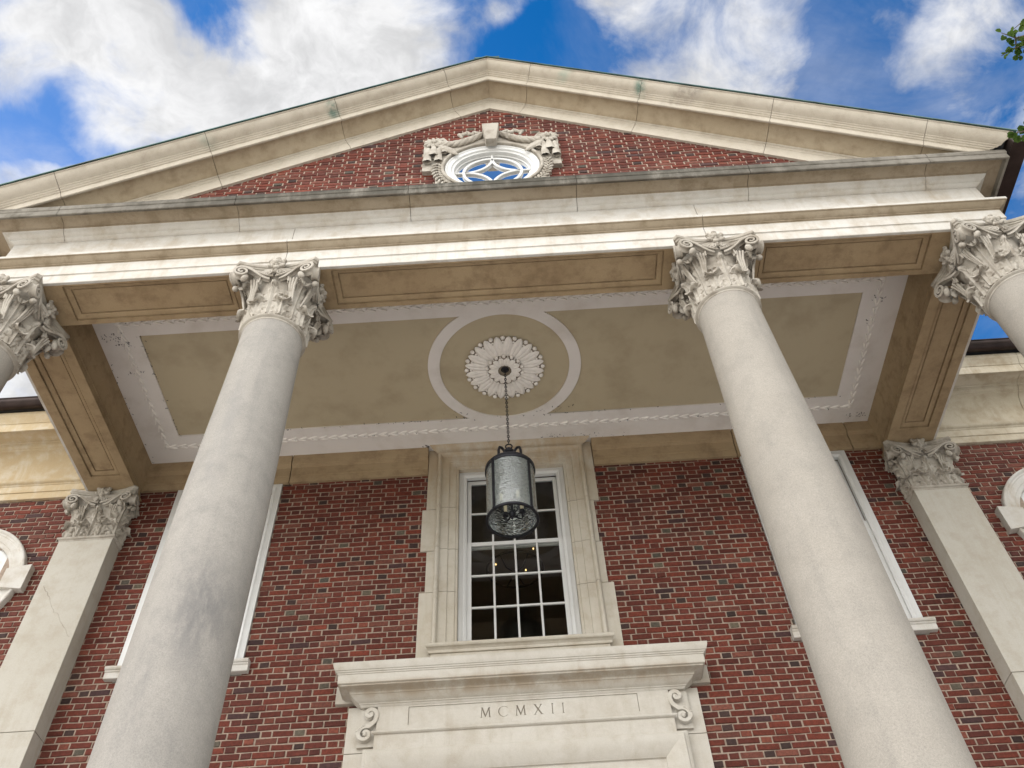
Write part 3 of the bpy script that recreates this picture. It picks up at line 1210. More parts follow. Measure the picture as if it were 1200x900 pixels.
def capital_parts(square, skip_back=False):
    P = {}
    faces = [-pi / 2, 0, pi, pi / 2]
    if skip_back:
        faces = [-pi / 2, 0, pi]
    hb = .292
    # bell
    mb = MB()
    if square:
        rings = []
        for q, z in ((0, 0), (0, .40), (.012, .50), (.035, .58), (.06, .63), (.066, .655), (.05, .67)):
            k = hb - .012 + q
            rings.append([(-k, -k, z), (k, -k, z), (k, k if not skip_back else .0, z), (-k, k if not skip_back else .0, z)])
        mb.loft(rings)
        k = hb + .006
        mb.loft([[(-k - o, -k - o, z), (k + o, -k - o, z), (k + o, .0, z), (-k - o, .0, z)] for o, z in ((0, -.052), (.004, -.048), (.004, -.034), (.014, -.028), (.022, -.018), (.022, -.006), (.014, 0.0), (.0, .002))])
    else:
        mb.lathe([(.20, 0), (.262, 0), (.264, .30), (.278, .42), (.305, .52), (.332, .59), (.352, .63), (.354, .655), (.33, .668), (.2, .668)], n=48)
    P['bell'] = mb
    # leaves
    lv = MB()
    for fi, ph in enumerate(faces):
        if square:
            for sx in (-.118, .118):
                acanthus(lv, frame_flat(ph, hb, sx), -.014, .0, .300, .098, .06, .42, 3, tipw=.66)
            acanthus(lv, frame_flat(ph, hb, 0), -.026, .0, .50, .120, .07, .16, 6, tipw=.30, turn=90)
        else:
            for k in (-1, 1):
                acanthus(lv, frame_round(ph + k * pi / 8), .262, .0, .300, .100, .06, .42, 3, tipw=.66)
            acanthus(lv, frame_round(ph), .250, .0, .50, .120, .10, .16, 6, tipw=.30, turn=90)
    diag = [pi / 4, 3 * pi / 4, -pi / 4, -3 * pi / 4]
    for ph in diag:
        if skip_back and sin(ph) > 0:
            continue
        if square:
            acanthus(lv, frame_flat(ph, hb * 1.28), -.03, .0, .300, .095, .06, .42, 3, tipw=.66)
            acanthus(lv, frame_flat(ph, hb * 1.30), -.06, .0, .60, .11, .30, .24, 6, tipw=.5)
        else:
            acanthus(lv, frame_round(ph), .250, .0, .62, .112, .32, .24, 6, tipw=.5)
    P['leaf'] = lv
    # scrolls
    sc = MB()
    Z = Vector((0, 0, 1))
    for ph in faces:
        n = Vector((cos(ph), sin(ph), 0))
        t = Vector((-sin(ph), cos(ph), 0))
        for s in (-1, 1):
            if skip_back and ph != -pi / 2 and (t * s).y > 0:
                continue
            nb_ = .318 if not square else .322
            S = n * nb_ + t * s * .045 + Z * .500
            E = n * .372 + t * s * .306 + Z * .560
            pts, a, _ = scroll(S, E, .070, 1.7)
            B = a.cross(Z).normalized()
            if B.dot(n) < 0:
                B = -B
            m = len(pts)
            wd = [.040 + .030 * min(1, i / 16) for i in range(m)]
            th = [.026 if i < 16 else .024 - .009 * (i - 16) / (m - 16) for i in range(m)]
            ribbon(sc, pts, wd, th, B, None)
            sc.ell(E + B * .012, (.017, .017, .017), 10, 6)
            # fluted sheath the scrolls grow from
            for dq in (-.022, 0, .022):
                st = [n * (nb_ - .060) + t * s * (.185 + dq * .5) + Z * .20, n * (nb_ - .035) + t * s * (.180 + dq * .7) + Z * .30, n * (nb_ - .012) + t * s * (.175 + dq) + Z * .40, n * (nb_ + .012) + t * s * (.185 + dq * 1.4) + Z * .49]
                sc.tube(st, [.008, .011, .013, .012], 8)
            sc.ell(n * .372 + t * s * .262 + Z * .470, (.030, .030, .046), 12, 8, Matrix.Rotation(.5 * s, 3, n))
            # inner helix
            S2 = n * (nb_ + .004) + t * s * .135 + Z * .44
            E2 = n * (nb_ + .030) + t * s * .052 + Z * .560
            pts, a, _ = scroll(S2, E2, .036, 1.6, 24, .7, .6, .05)
            B = a.cross(Z).normalized()
            if B.dot(n) < 0:
                B = -B
            m = len(pts)
            ribbon(sc, pts, [.034] * m, [.015 - .004 * i / m for i in range(m)], B, None)
            sc.ell(E2 + B * .010, (.013, .013, .013), 8, 6)
            # curved lip of the bell from middle to corner
            lip = bez(n * (nb_ + .03) + t * s * .01 + Z * .520, n * (nb_ + .045) + t * s * .12 + Z * .535, n * (nb_ + .05) + t * s * .2 + Z * .61, n * .375 + t * s * .30 + Z * .655, 12)
            sc.tube(lip, .011, 6)
    P['scroll'] = sc
    # abacus
    ab = MB()

    def outline(sc_, grow=0.0):
        pts = []
        c, m_, ch = .393, .318, .034
        for ph in (-pi / 2, 0, pi / 2, pi):
            n = Vector((cos(ph), sin(ph)))
            t = Vector((-sin(ph), cos(ph)))
            for k in range(13):
                u = -1 + 2 * k / 12
                rr = m_ + (c - m_) * abs(u) ** 1.9
                q = n * (rr * sc_) + t * (u * (c - ch) * sc_)
                if skip_back:
                    q.y = min(q.y, -.0)
                pts.append((q.x, q.y))
        return pts
    rings = []
    for s_, z in ((.86, .655), (.89, .662), (.915, .685), (.92, .692), (.945, .694), (.955, .700), (.96, .712), (.985, .716), (1.0, .728), (1.004, .740), (1.0, .752), (.99, .757)):
        rings.append([(a, b, z) for a, b in outline(s_)])
    ab.loft(rings)
    P['abacus'] = ab
    # rosettes
    ro = MB()
    for ph in faces:
        n = Vector((cos(ph), sin(ph), 0))
        t = Vector((-sin(ph), cos(ph), 0))
        C = n * .345 + Z * .712
        for k in range(6):
            a = 2 * pi * k / 6 + .5
            dv = t * cos(a) + Z * sin(a)
            R = Matrix((dv, n.cross(dv), n)).transposed()
            ro.ell(C + dv * .056 + n * .014, (.042, .034, .020), 10, 6, R)
            ro.ell(C + dv * .078 + n * .026, (.016, .026, .014), 8, 5, R)
            ro.ell(C + dv * .030 + n * .030, (.022, .016, .012), 8, 5, R)
        ro.ell(C + n * .036, (.026, .026, .026), 10, 6)
        ro.ell(n * .352 + Z * .632, (.019, .019, .040), 10, 6)
        ro.tube([n * .345 + t * -.05 + Z * .595, n * .352 + Z * .580, n * .345 + t * .05 + Z * .595], .012, 6)
    P['rosette'] = ro
    return P


capP = capital_parts(False)
SHAFT = [(.372, 1.57), (.364, 1.62), (.360, 1.75), (.358, 2.6), (.353, 3.4), (.347, 4.1), (.3435, 5.0), (.3395, 6.0), (.327, 6.6), (.3125, 7.2), (.305, 7.6), (.298, 8.0), (.297, 8.05), (.300, 8.075)]


def make_column(mat, loc, label):
    K = .913
    t = thing('stone_column', (loc[0], loc[1], FLOOR), label, 'column', 'round columns across the portico front')
    mb = MB()
    fine = []
    for (r0, z0), (r1, z1) in zip(SHAFT[:-1], SHAFT[1:]):
        n = max(1, int((z1 - z0) / .4))
        for k in range(n):
            fine.append((K * (r0 + (r1 - r0) * k / n), z0 + (z1 - z0) * k / n - FLOOR))
    fine.append((K * SHAFT[-1][0], SHAFT[-1][1] - FLOOR))
    mb.lathe(fine, n=72)
    mb.make('shaft', mat, t, smooth=40)
    mb = MB()
    prof = [(r * K, z) for r, z in [(.28, 8.072), (.303, 8.074), (.306, 8.082), (.306, 8.088)] + [(.306 + .024 * sin(pi * k / 10), 8.090 + .038 * k / 10) for k in range(11)] + [(.300, 8.130), (.298, 8.138), (.28, 8.138)]]
    mb.lathe([(r, z - FLOOR) for r, z in prof], n=72)
    mb.make('neck_ring', M['carved'], t, smooth=40)
    mb = MB()
    mb.box(-.48, .48, -.48, .48, 0, .12)
    mb.lathe([(.3, .12)] + [(.44 + .05 * sin(pi * k / 8), .12 + .09 * k / 8) for k in range(9)] + [(.40, .215), (.40, .225)] + [(.375 + .03 * sin(pi * k / 8), .225 + .05 * k / 8) for k in range(9)] + [(.3, .275)], n=64)
    mb.make('base', M['shaft'], t, smooth=40)
    cap = capP['bell'].make('capital', M['carved'], t, smooth=40, loc=(0, 0, H0 - FLOOR))
    capP['leaf'].make('acanthus_leaves', M['carved'], cap, smooth=50)
    capP['scroll'].make('volutes', M['carved'], cap, smooth=50)
    capP['abacus'].make('abacus', M['carved'], cap, smooth=35)
    capP['rosette'].make('rosettes', M['carved'], cap, smooth=60)
    return t


XA, XB, YC = 2.075, 4.713, -2.800
c1 = make_column(M['shaft_soot'], (-XA, YC), 'tall round limestone column left of the hanging lantern, with dark grey soot blotches down its shaft')


def place_col(x, label, mat):
    c = copy_tree(c1)
    c.location = (x, YC, FLOOR)
    c['label'] = label
    for ch in c.children:
        if ch.name.startswith('shaft') and mat is not M['shaft_soot']:
            ch.data = ch.data.copy()
            ch.data.materials[0] = mat
    return c


place_col(XA, 'tall round limestone column right of the hanging lantern, with a clean pale shaft', M['shaft'])
place_col(-XB, 'round limestone column at the left end of the portico, only its capital and neck in the frame', M['shaft'])
place_col(XB, 'round limestone column at the right end of the portico, below the corner with the dark gutter', M['shaft'])

# ------------------------------------------------------------------ pilasters
capQ = capital_parts(True, True)
pil = None
for s in (-1, 1):
    mb = MB()
    x0, x1 = XB - .297, XB + .297
    zs = [(FLOOR, 3.6), (3.606, 5.912), (5.918, 8.166)]
    for a, b in zs:
        mb.box(s * x0, s * x1, -.217, -.0005, a, b) if s > 0 else mb.box(-x1, -x0, -.217, -.0005, a, b)
    p_ = mb.make('pilaster', M['pilaster'], building, bevel=.004)
    mb = MB()
    for k in ('bell', 'leaf', 'scroll', 'abacus', 'rosette'):
        q = capQ[k]
        mb.add(q.v, q.f)
    c = mb.make('capital', M['carved'], p_, smooth=45, loc=(s * XB, .0, H0 + .083))
    # front of the bell stands on the pilaster face: squash depth to its projection
    for v in c.data.vertices:
        y = v.co.y
        v.co.y = y + .083
        v.co.z *= (ZA - H0 - .083) / CH if v.co.z > 0 else 1.0
if True:
    # hairline repair crack across the left pilaster
    mb = MB()
    pts = []
    x, z = -4.955, 7.57
    while x < -4.44:
        pts.append((x, -.2172, z))
        x += rnd.uniform(.012, .03)
        z -= rnd.uniform(.002, .045)
    mb.tube(pts, .0022, 4)
    mb.make('mended_crack', M['carved'], bpy.data.objects['pilaster'])

# ------------------------------------------------------------------ wall frieze inside the portico and on the wings
INF = [(-.005, 9.052), (.036, 9.052), (.038, 9.056), (.038, 9.150), (.046, 9.153), (.046, 9.285), (.053, 9.29), (.056, 9.30), (.064, 9.303), (.068, 9.318), (.076, 9.322), (.082, 9.345), (.084, 9.47), (-.005, 9.47)]
for a, b in ((-4.42, -2.655), (-2.647, -.992), (.992, 2.70), (2.708, 4.08), (4.088, 4.42)):
    mb = MB()
    run_x(mb, INF, a, b, 0.0, .002)
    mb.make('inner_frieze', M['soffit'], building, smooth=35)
WGF = [(-.005, 9.035), (.036, 9.035), (.040, 9.039), (.040, 9.135), (.052, 9.138), (.052, 9.235), (.060, 9.24), (.066, 9.255), (.085, 9.262), (.098, 9.28), (.10, 9.30), (.086, 9.312), (.062, 9.330)]
WGF += [(.062 + .125 * (1 - cos(pi / 2 * k / 8)), 9.33 + .375 * sin(pi / 2 * k / 8)) for k in range(1, 9)]
WGF += [(.20, 9.71), (.205, 9.728), (.225, 9.735), (.245, 9.755), (.252, 9.79), (.262, 9.795), (.265, 9.81), (.45, 9.815), (.468, 9.812), (.470, 9.765), (.486, 9.762), (.49, 9.766), (.49, 9.885), (.50, 9.89), (.505, 9.91), (.515, 9.92), (.53, 9.955), (.548, 9.975), (.55, 10.04), (-.005, 10.04)]
for s in (-1, 1):
    mb = MB()
    st = [4.97, 6.32, 7.9, 9.5, 11.2, 13.0]
    for a, b in zip(st[:-1], st[1:]):
        if s > 0:
            run_x(mb, WGF, a, b, 0.0, .003)
        else:
            run_x(mb, WGF, -b, -a, 0.0, .003)
    mb.make('wing_cornice', M['wing'] if s > 0 else M['wing_warm_lit'], building, smooth=35)
for s in (-1, 1):
    mb = MB()
    a, b = (5.02, -.62, 10.135), (13.0, -.62, 10.135)
    gutter(mb, (s * a[0], a[1], a[2]), (s * b[0], b[1], b[2]), .088)
    mb.make('roof_gutter', M['gutter'], building, smooth=40)
mb = MB()
RG = [(-.60, 10.16), (4.0, 12.85), (8.6, 10.16), (8.6, 10.05), (4.0, 12.72), (-.60, 10.05)]
mb.loft([[(xx, y, z) for y, z in RG] for xx in (-13.3, 13.3)])
mb.make('roof', M['roof'], building)
mb = MB()
mb.box(-13, -12.7, .36, 8.2, 0, 10.06)
mb.box(12.7, 13, .36, 8.2, 0, 10.06)
mb.box(-13, 13, 8.2, 8.5, 0, 10.06)
mb.box(-12.7, 12.7, .36, 8.2, 11.2, 11.3)
mb.box(-12.7, 12.7, .36, 8.2, 1.2, 1.3)
mb.make('inner_room', M['room'], building)


# ------------------------------------------------------------------ centre window


def frame3(mb, w, zt, zb, prof, cuts=(), gap=.003):
    """three-sided frame; prof = (out, y); cuts = joint heights on the legs"""
    zs = [zb] + sorted(cuts)
    for s in (-1, 1):
        for i in range(len(zs)):
            top = i == len(zs) - 1
            a = zs[i] + (gap if i else 0)
            r0 = [(s * (w + o), y, a) for o, y in prof]
            r1 = [(s * (w + o), y, (zt + o) if top else zs[i + 1] - gap) for o, y in prof]
            mb.loft([r0, r1])
    mb.loft([[(-(w + o), y, zt + o) for o, y in prof], [((w + o), y, zt + o) for o, y in prof]])


mb = MB()
ARCH = [(0, .06), (0, -.022), (.006, -.026), (.026, -.026), (.030, -.036), (.105, -.038), (.110, -.050), (.192, -.052), (.196, -.060), (.200, -.078), (.210, -.094), (.224, -.100), (.238, -.094), (.246, -.080), (.252, -.060), (.253, .02)]
frame3(mb, .622, 9.112, 6.655, ARCH, (7.315, 7.885, 8.49), .003)
# eared crown over the head
CROWN = [(-.02, 9.368), (.06, 9.368), (.064, 9.372), (.068, 9.392), (.082, 9.398), (.10, 9.415), (.118, 9.440), (.122, 9.4645), (-.02, 9.4645)]
r = []
mb.loft([[(-.885 - (o - .06) * 1.4, -o, z) for o, z in CROWN], [(.885 + (o - .06) * 1.4, -o, z) for o, z in CROWN]])
mb.make('window_surround', M['trim'], building, smooth=30)
for a, b, z0, z1 in ((-.98, .97, 8.495, 9.45), (-1.035, .925, 7.888, 8.489), (-.965, .95, 7.335, 7.882), (-1.025, 1.008, 6.36, 7.329)):
    if z1 > 9:
        bl = ((-.99, -.8755, -.024, .05, 8.495, 9.463), (.8755, .985, -.024, .05, 8.495, 9.463))
    else:
        bl = ((a, -.8755, -.022, .05, z0, z1), (.8755, b, -.022, .05, z0, z1))
    for q in bl:
        mb = MB()
        mb.box(*q)
        mb.make('quoin_block', M['trim'], building, bevel=.003)
mb = MB()
SILL = [(-.04, 6.56), (.082, 6.56), (.086, 6.565), (.088, 6.59), (.10, 6.60), (.108, 6.608), (.122, 6.612), (.130, 6.625), (.130, 6.645), (.122, 6.655), (.06, 6.662), (-.06, 6.675)]
mb.loft([[(-.925 + (.130 - o) * .6, -o, z) for o, z in SILL], [(.925 - (.130 - o) * .6, -o, z) for o, z in SILL]])
mb.box(-.874, .874, -.070, .05, 6.365, 6.5595)
mb.make('window_sill', M['trim'], building, smooth=30, bevel=.003)


def sash_window(parent, cx, w, z0, z1, case=.085, y=.03, cols_=4):
    """white double-hung window filling |x-cx|<w, z0..z1; lower sash three rows, upper two"""
    root = thing('window', (0, 0, 0))
    del_ = root
    f = MB()
    # casing
    wi = w - case
    for pr in ((0, 0.0),):
        pass
    CAS = [(0, 0.06), (0, .012), (.012, .006), (.02, .0), (.035, -.004), (.045, .004), (.060, .008), (case, .010), (case + .0005, .06)]
    sub = MB()
    frame3(sub, wi, z1 - case, z0, CAS)
    f.add([(x + cx, yy + y, z) for x, yy, z in sub.v], sub.f)
    f.box(cx - w, cx + w, y - .02, y + .09, z0 - .045, z0)
    fo = f.make('window', M['white'], parent, smooth=35)
    bpy.data.objects.remove(root)
    # stiles of the two sashes
    zl0, zl1 = z0 + .002, z0 + .002 + (z1 - case - z0) * .575
    s = MB()
    st = .048
    yl, yu = y + .035, y + .075
    bars = []

    def sash(a, b, yy, rows):
        s.box(cx - wi, cx - wi + st, yy, yy + .035, a, b)
        s.box(cx + wi - st, cx + wi, yy, yy + .035, a, b)
        s.box(cx - wi + st, cx + wi - st, yy + .001, yy + .035, a, a + .05)
        s.box(cx - wi + st, cx + wi - st, yy + .001, yy + .035, b - .05, b)
        gx0, gx1 = cx - wi + st, cx + wi - st
        for k in range(1, cols_):
            xx = gx0 + (gx1 - gx0) * k / cols_
            bars.append((xx - .0115, xx + .0115, yy + .004, yy + .028, a + .05, b - .05))
        for k in range(1, rows):
            zz = a + .05 + (b - a - .1) * k / rows
            bars.append((gx0, gx1, yy + .003, yy + .0285, zz - .0115, zz + .0115))
        return (gx0, gx1, a + .05, b - .05, yy + .018)
    g1 = sash(zl0, zl1, yl, 3)
    g2 = sash(zl1 - .055, z1 - case, yu, 2)
    s.make('sash', M['white'], fo, bevel=.004)
    mbx = MB()
    for b in bars:
        mbx.box(*b)
    mbx.make('glazing_bars', M['white'], fo, bevel=.005)
    gl = MB()
    for gx0, gx1, a, b, yy in (g1, g2):
        gl.add([(gx0 - .01, yy, a - .01), (gx1 + .01, yy, a - .01), (gx1 + .01, yy, b + .01), (gx0 - .01, yy, b + .01)], [(0, 1, 2, 3)])
    gl.make('glass', M['glass'], fo)
    return fo


sash_window(building, 0, .620, 6.715, 9.110, case=.088)
for s in (-1, 1):
    wn = sash_window(building, s * 3.35, .622, 6.645, 9.05, case=.10, y=-.030)
    mb = MB()
    SS = [(-.05, 6.515), (.05, 6.515), (.055, 6.52), (.055, 6.578), (.066, 6.585), (.070, 6.598), (.082, 6.602), (.09, 6.615), (.088, 6.628), (.078, 6.638), (-.05, 6.642)]
    mb.loft([[(s * 3.35 - .70, -o, z) for o, z in SS], [(s * 3.35 + .70, -o, z) for o, z in SS]])
    mb.make('sill', M['stone'], wn, smooth=35)

# ------------------------------------------------------------------ doorway with the date stone
surr = None
mb = MB()
mb.box(-1.62, -1.02, -.030, .05, 1.3, 5.612)
mb.box(1.02, 1.62, -.030, .05, 1.3, 5.612)
mb.box(-1.62, 1.62, -.030, .05, 5.618, 6.062)
mb.box(-1.755, 1.755, -.034, .05, 6.108, 6.292)
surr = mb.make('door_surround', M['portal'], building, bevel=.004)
HX = 1.485
DC = [(-.06, 6.015), (.0, 6.015), (.008, 6.022), (.014, 6.034), (.022, 6.037), (.026, 6.046), (.040, 6.052), (.062, 6.066), (.085, 6.088), (.092, 6.096), (.10, 6.098), (.104, 6.112), (.13, 6.128), (.185, 6.134),
      (.190, 6.150), (.200, 6.148), (.205, 6.153), (.205, 6.236), (.213, 6.24), (.216, 6.252), (.224, 6.254), (.228, 6.266), (.236, 6.270), (.244, 6.288), (.252, 6.312), (.254, 6.340), (.235, 6.347), (-.06, 6.368)]
mb = MB()
DY = -.100
rr = [[(-HX - o, -.036, z) for o, z in DC], [(-HX - o, DY - o, z) for o, z in DC], [(HX + o, DY - o, z) for o, z in DC], [(HX + o, -.036, z) for o, z in DC]]
mb.loft(rr)
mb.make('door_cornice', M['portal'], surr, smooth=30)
# frieze with a sunk panel and cut letters


def glyphs():
    w = {}
    S_ = .10
    # strokes in units of letter height
    w['I'] = ([[(.06, 0), (.26, 0), (.26, .035), (.20, .05), (.20, .95), (.26, .965), (.26, 1), (.06, 1), (.06, .965), (.12, .95), (.12, .05), (.06, .035)]], .32)
    w['M'] = ([[(.0, 0), (.20, 0), (.20, .03), (.135, .05), (.20, .72), (.46, .02), (.50, .02), (.77, .72), (.82, .05), (.74, .03), (.74, 0), (1.0, 0), (1.0, .03), (.93, .05), (.86, .95), (.93, .97), (.93, 1), (.78, 1), (.50, .25),
                (.24, 1), (.07, 1), (.07, .97), (.14, .95), (.075, .05), (.0, .03)]], 1.0)
    w['X'] = ([[(.02, 0), (.26, 0), (.26, .03), (.17, .05), (.41, .42), (.66, .05), (.58, .03), (.58, 0), (.90, 0), (.90, .03), (.82, .05), (.50, .55), (.75, .95), (.83, .97), (.83, 1), (.60, 1), (.60, .97), (.68, .95), (.455, .615),
                (.24, .95), (.31, .97), (.31, 1), (.02, 1), (.02, .97), (.10, .95), (.365, .49), (.10, .05), (.02, .03)]], .92)
    out_, in_ = [], []
    for k in range(25):
        a = radians(42 + (318 - 42) * k / 24)
        out_.append((.50 + .50 * cos(a), .5 + .52 * sin(a)))
        tw = .03 + .065 * sin((a - radians(42)) / radians(276) * pi)
        in_.append((.50 + (.50 - tw) * cos(a), .5 + (.52 - .035) * sin(a)))
    w['C'] = ([out_ + in_[::-1]], .90)
    return w


GL = glyphs()
word = 'MCMXII'
hgt = .100
tot = sum(GL[c][1] for c in word)
left, right = -.395, .378
space = ((right - left) / hgt - tot) / (len(word) - 1)
polys = []
x = left
for c in word:
    for pl in GL[c][0]:
        polys.append([(x + px * hgt, 5.853 + py * hgt) for px, py in pl])
    x += (GL[c][1] + space) * hgt
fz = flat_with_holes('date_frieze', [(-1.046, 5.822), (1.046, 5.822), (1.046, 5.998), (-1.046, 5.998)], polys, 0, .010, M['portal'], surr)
fz.rotation_euler = (pi / 2, 0, 0)
fz.location = (0, DY + .008 + .005, 0)
mb = MB()
mb.cur = 0
mb.box(-1.05, 1.05, DY + .016, -.02, 5.815, 6.005)
mb.make('letter_ground', M['letter'], fz).matrix_parent_inverse = fz.matrix_basis.inverted()
mb = MB()
Y0 = DY
mb.box(-1.335, -1.050, Y0, -.028, 5.772, 6.0145)
mb.box(1.050, 1.335, Y0, -.028, 5.772, 6.0145)
mb.box(-1.050, 1.050, Y0, -.028, 6.000, 6.0145)
mb.box(-1.050, 1.050, Y0, -.028, 5.772, 5.820)
# roll under the frieze and the plain band
RB = [(-.04, 5.600), (.010, 5.600), (.010, 5.735), (.018, 5.737), (.028, 5.740), (.036, 5.748), (.036, 5.758), (.028, 5.767), (.0, 5.771), (-.04, 5.771)]
mb.loft([[(-1.335 - max(o, 0), DY - o, z) for o, z in RB], [(1.335 + max(o, 0), DY - o, z) for o, z in RB]])
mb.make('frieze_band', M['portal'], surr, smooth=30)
mb = MB()
DA = [(0, .10), (0, -.040), (.006, -.045), (.100, -.047), (.106, -.052), (.110, -.066), (.200, -.068), (.205, -.074), (.208, -.086), (.218, -.090)]
DA += [(.222 + .15 * k / 8, -.094 - .055 * sin(pi * .5 * k / 8)) for k in range(9)]
DA += [(.384, -.150), (.394, -.140), (.396, -.126), (.412, -.124), (.414, -.114), (.425, -.112), (.428, -.10), (.430, -.02)]
frame3(mb, 1.010, 5.180, 1.3, DA, (3.2,), .003)
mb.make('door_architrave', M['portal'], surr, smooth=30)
# scroll brackets


def bracket(s):
    mb = MB()
    B = Vector((0, -1, 0))
    Zv = Vector((0, 0, 1))
    X = Vector((s, 0, 0))

    def spiral(c, R, a0, turns, dirn, n=34):
        out = []
        for i in range(n + 1):
            q = i / n
            a = a0 + dirn * 2 * pi * turns * q
            rr_ = R * (1 - .82 * q)
            out.append(c + X * rr_ * cos(a) + Zv * rr_ * sin(a) + B * .012 * q)
        return out
    cu = Vector((s * 1.395, -.088, 5.944))
    cl = Vector((s * 1.430, -.088, 5.752))
    up_ = spiral(cu, .056, -pi * .95, 1.15, -1)
    lo_ = spiral(cl, .078, pi * .62, 1.25, -1)
    mid = bez(up_[0], up_[0] - Zv * .06, lo_[0] + Zv * .05 - X * .05, lo_[0], 10)
    path = up_[::-1] + mid[1:] + lo_
    m = len(path)
    ribbon(mb, path, [.050] * m, [.020 + .016 * sin(pi * i / (m - 1)) for i in range(m)], B, None)
    mb.ell(cu + B * .016, (.018, .018, .018), 10, 6)
    mb.ell(cl + B * .016, (.024, .022, .024), 10, 6)
    for k in range(5):
        mb.ell(cl + X * (.07 - .012 * k) + Zv * (.062 + .012 * k - .03) + B * .02, (.016, .014, .010), 8, 5, Matrix.Rotation(.6 * k, 3, 'Y'))
    # block behind
    mb.box(min(s * 1.337, s * 1.505), max(s * 1.337, s * 1.505), -.066, -.028, 5.650, 6.0145)
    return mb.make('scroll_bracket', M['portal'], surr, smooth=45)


for s in (-1, 1):
    bracket(s)
mb = MB()
mb.box(-1.008, 1.008, .09, .14, 1.30, 5.178)
for s in (-1, 1):
    for k in range(4):
        mb.box(min(s * .12, s * .88), max(s * .12, s * .88), .072, .089, 1.5 + k * .9, 2.25 + k * .9)
dr = mb.make('door', M['door'], building, bevel=.006)
for s in (-1, 1):
    mb = MB()
    mb.ell((s * .07, .055, 2.35), (.028, .028, .028), 12, 8)
    mb.tube([(s * .07, .06, 2.35), (s * .07, .09, 2.35)], .012, 8)
    mb.make('handle', M['brass'], dr, smooth=50)

# ------------------------------------------------------------------ round windows on the wings
RZ, RX = 7.824, 6.15


def ring_xz(mb, cx, cz, prof, n=96):
    rings = []
    for k in range(n):
        a = 2 * pi * k / n
        rings.append([(cx + r_ * cos(a), y, cz + r_ * sin(a)) for r_, y in prof])
    mb.loft(rings, True, False, True)


for s in (-1, 1):
    cx = s * RX
    mb = MB()
    ring_xz(mb, cx, RZ, [(.785, .02), (.785, -.055), (.778, -.066), (.762, -.070), (.748, -.062), (.742, -.050), (.722, -.048), (.716, -.040), (.655, -.036), (.650, -.026), (.604, -.022), (.600, .08), (.62, .10), (.78, .02)])
    for a in (0, pi / 2, pi, 3 * pi / 2):
        c_, s_ = cos(a), sin(a)
        pts = []
        for r_, h_, y in ((.60, .125, -.085), (.865, .165, -.085), (.60, .125, .02), (.865, .165, .02)):
            for q in (-1, 1):
                pts.append((cx + c_ * r_ - s_ * h_ * q, y, RZ + s_ * r_ + c_ * h_ * q))
        mb.add(pts, [(0, 1, 3, 2), (4, 6, 7, 5), (0, 2, 6, 4), (1, 5, 7, 3), (2, 3, 7, 6), (0, 4, 5, 1)])
    rw = mb.make('round_window', M['stone'], building, smooth=35, bevel=.003)
    mb = MB()
    ring_xz(mb, cx, RZ, [(.602, .10), (.602, .022), (.585, .016), (.560, .020), (.548, .030), (.520, .032), (.512, .045), (.47, .048), (.46, .10)])
    for a in range(4):
        an = a * pi / 2 + pi / 4
        mb.tube([(cx + .10 * cos(an), .075, RZ + .10 * sin(an)), (cx + .47 * cos(an), .075, RZ + .47 * sin(an))], .012, 6)
    mb.tube([(cx + .11 * cos(2 * pi * k / 24), .075, RZ + .11 * sin(2 * pi * k / 24)) for k in range(24)], .012, 6, True)
    mb.make('window_frame', M['white'], rw, smooth=40)
    mb = MB()
    mb.add([(cx + .475 * cos(2 * pi * k / 48), .078, RZ + .475 * sin(2 * pi * k / 48)) for k in range(48)], [tuple(range(48))])
    mb.make('glass', M['glass'], rw)

# ------------------------------------------------------------------ oculus in the pediment
OZ = 10.735
mb = MB()
PY = FY - .055
# carved backing plate: stepped outline with a round hole
outl = [(-.632, 9.96), (-.632, 10.70), (-.785, 10.70), (-.785, 11.50), (-.56, 11.56), (-.48, 11.40), (-.30, 11.52), (-.12, 11.56), (.12, 11.56), (.30, 11.52), (.48, 11.40), (.56, 11.56), (.775, 11.50), (.775, 10.70), (.62, 10.70), (.62, 9.96)]
hole = [(.555 * cos(2 * pi * k / 72), OZ + .555 * sin(2 * pi * k / 72)) for k in range(72)]
sur = flat_with_holes('oculus_surround', outl, [hole], 0, .06, M['carved'], portico)
sur.rotation_euler = (pi / 2, 0, 0)
sur.location = (0, PY + .03, 0)
sub_inv = lambda o: setattr(o, 'matrix_parent_inverse', sur.matrix_basis.inverted())
mb = MB()
ring_xz(mb, 0, OZ, [(.575, PY + .02), (.575, PY - .030), (.56, PY - .036), (.54, PY - .030), (.533, PY + .10)], 72)
k_ = [(-.062, 11.20, .0), (.062, 11.20, .0), (.100, 11.56, .0), (-.100, 11.56, .0)]
mb.loft([[(x_, PY - .02, z_) for x_, z_, _ in k_], [(x_, PY - .115 - .035 * (z_ > 11.5), z_) for x_, z_, _ in k_]])
sub_inv(mb.make('keystone', M['carved'], sur, smooth=35, bevel=.006))
mb = MB()
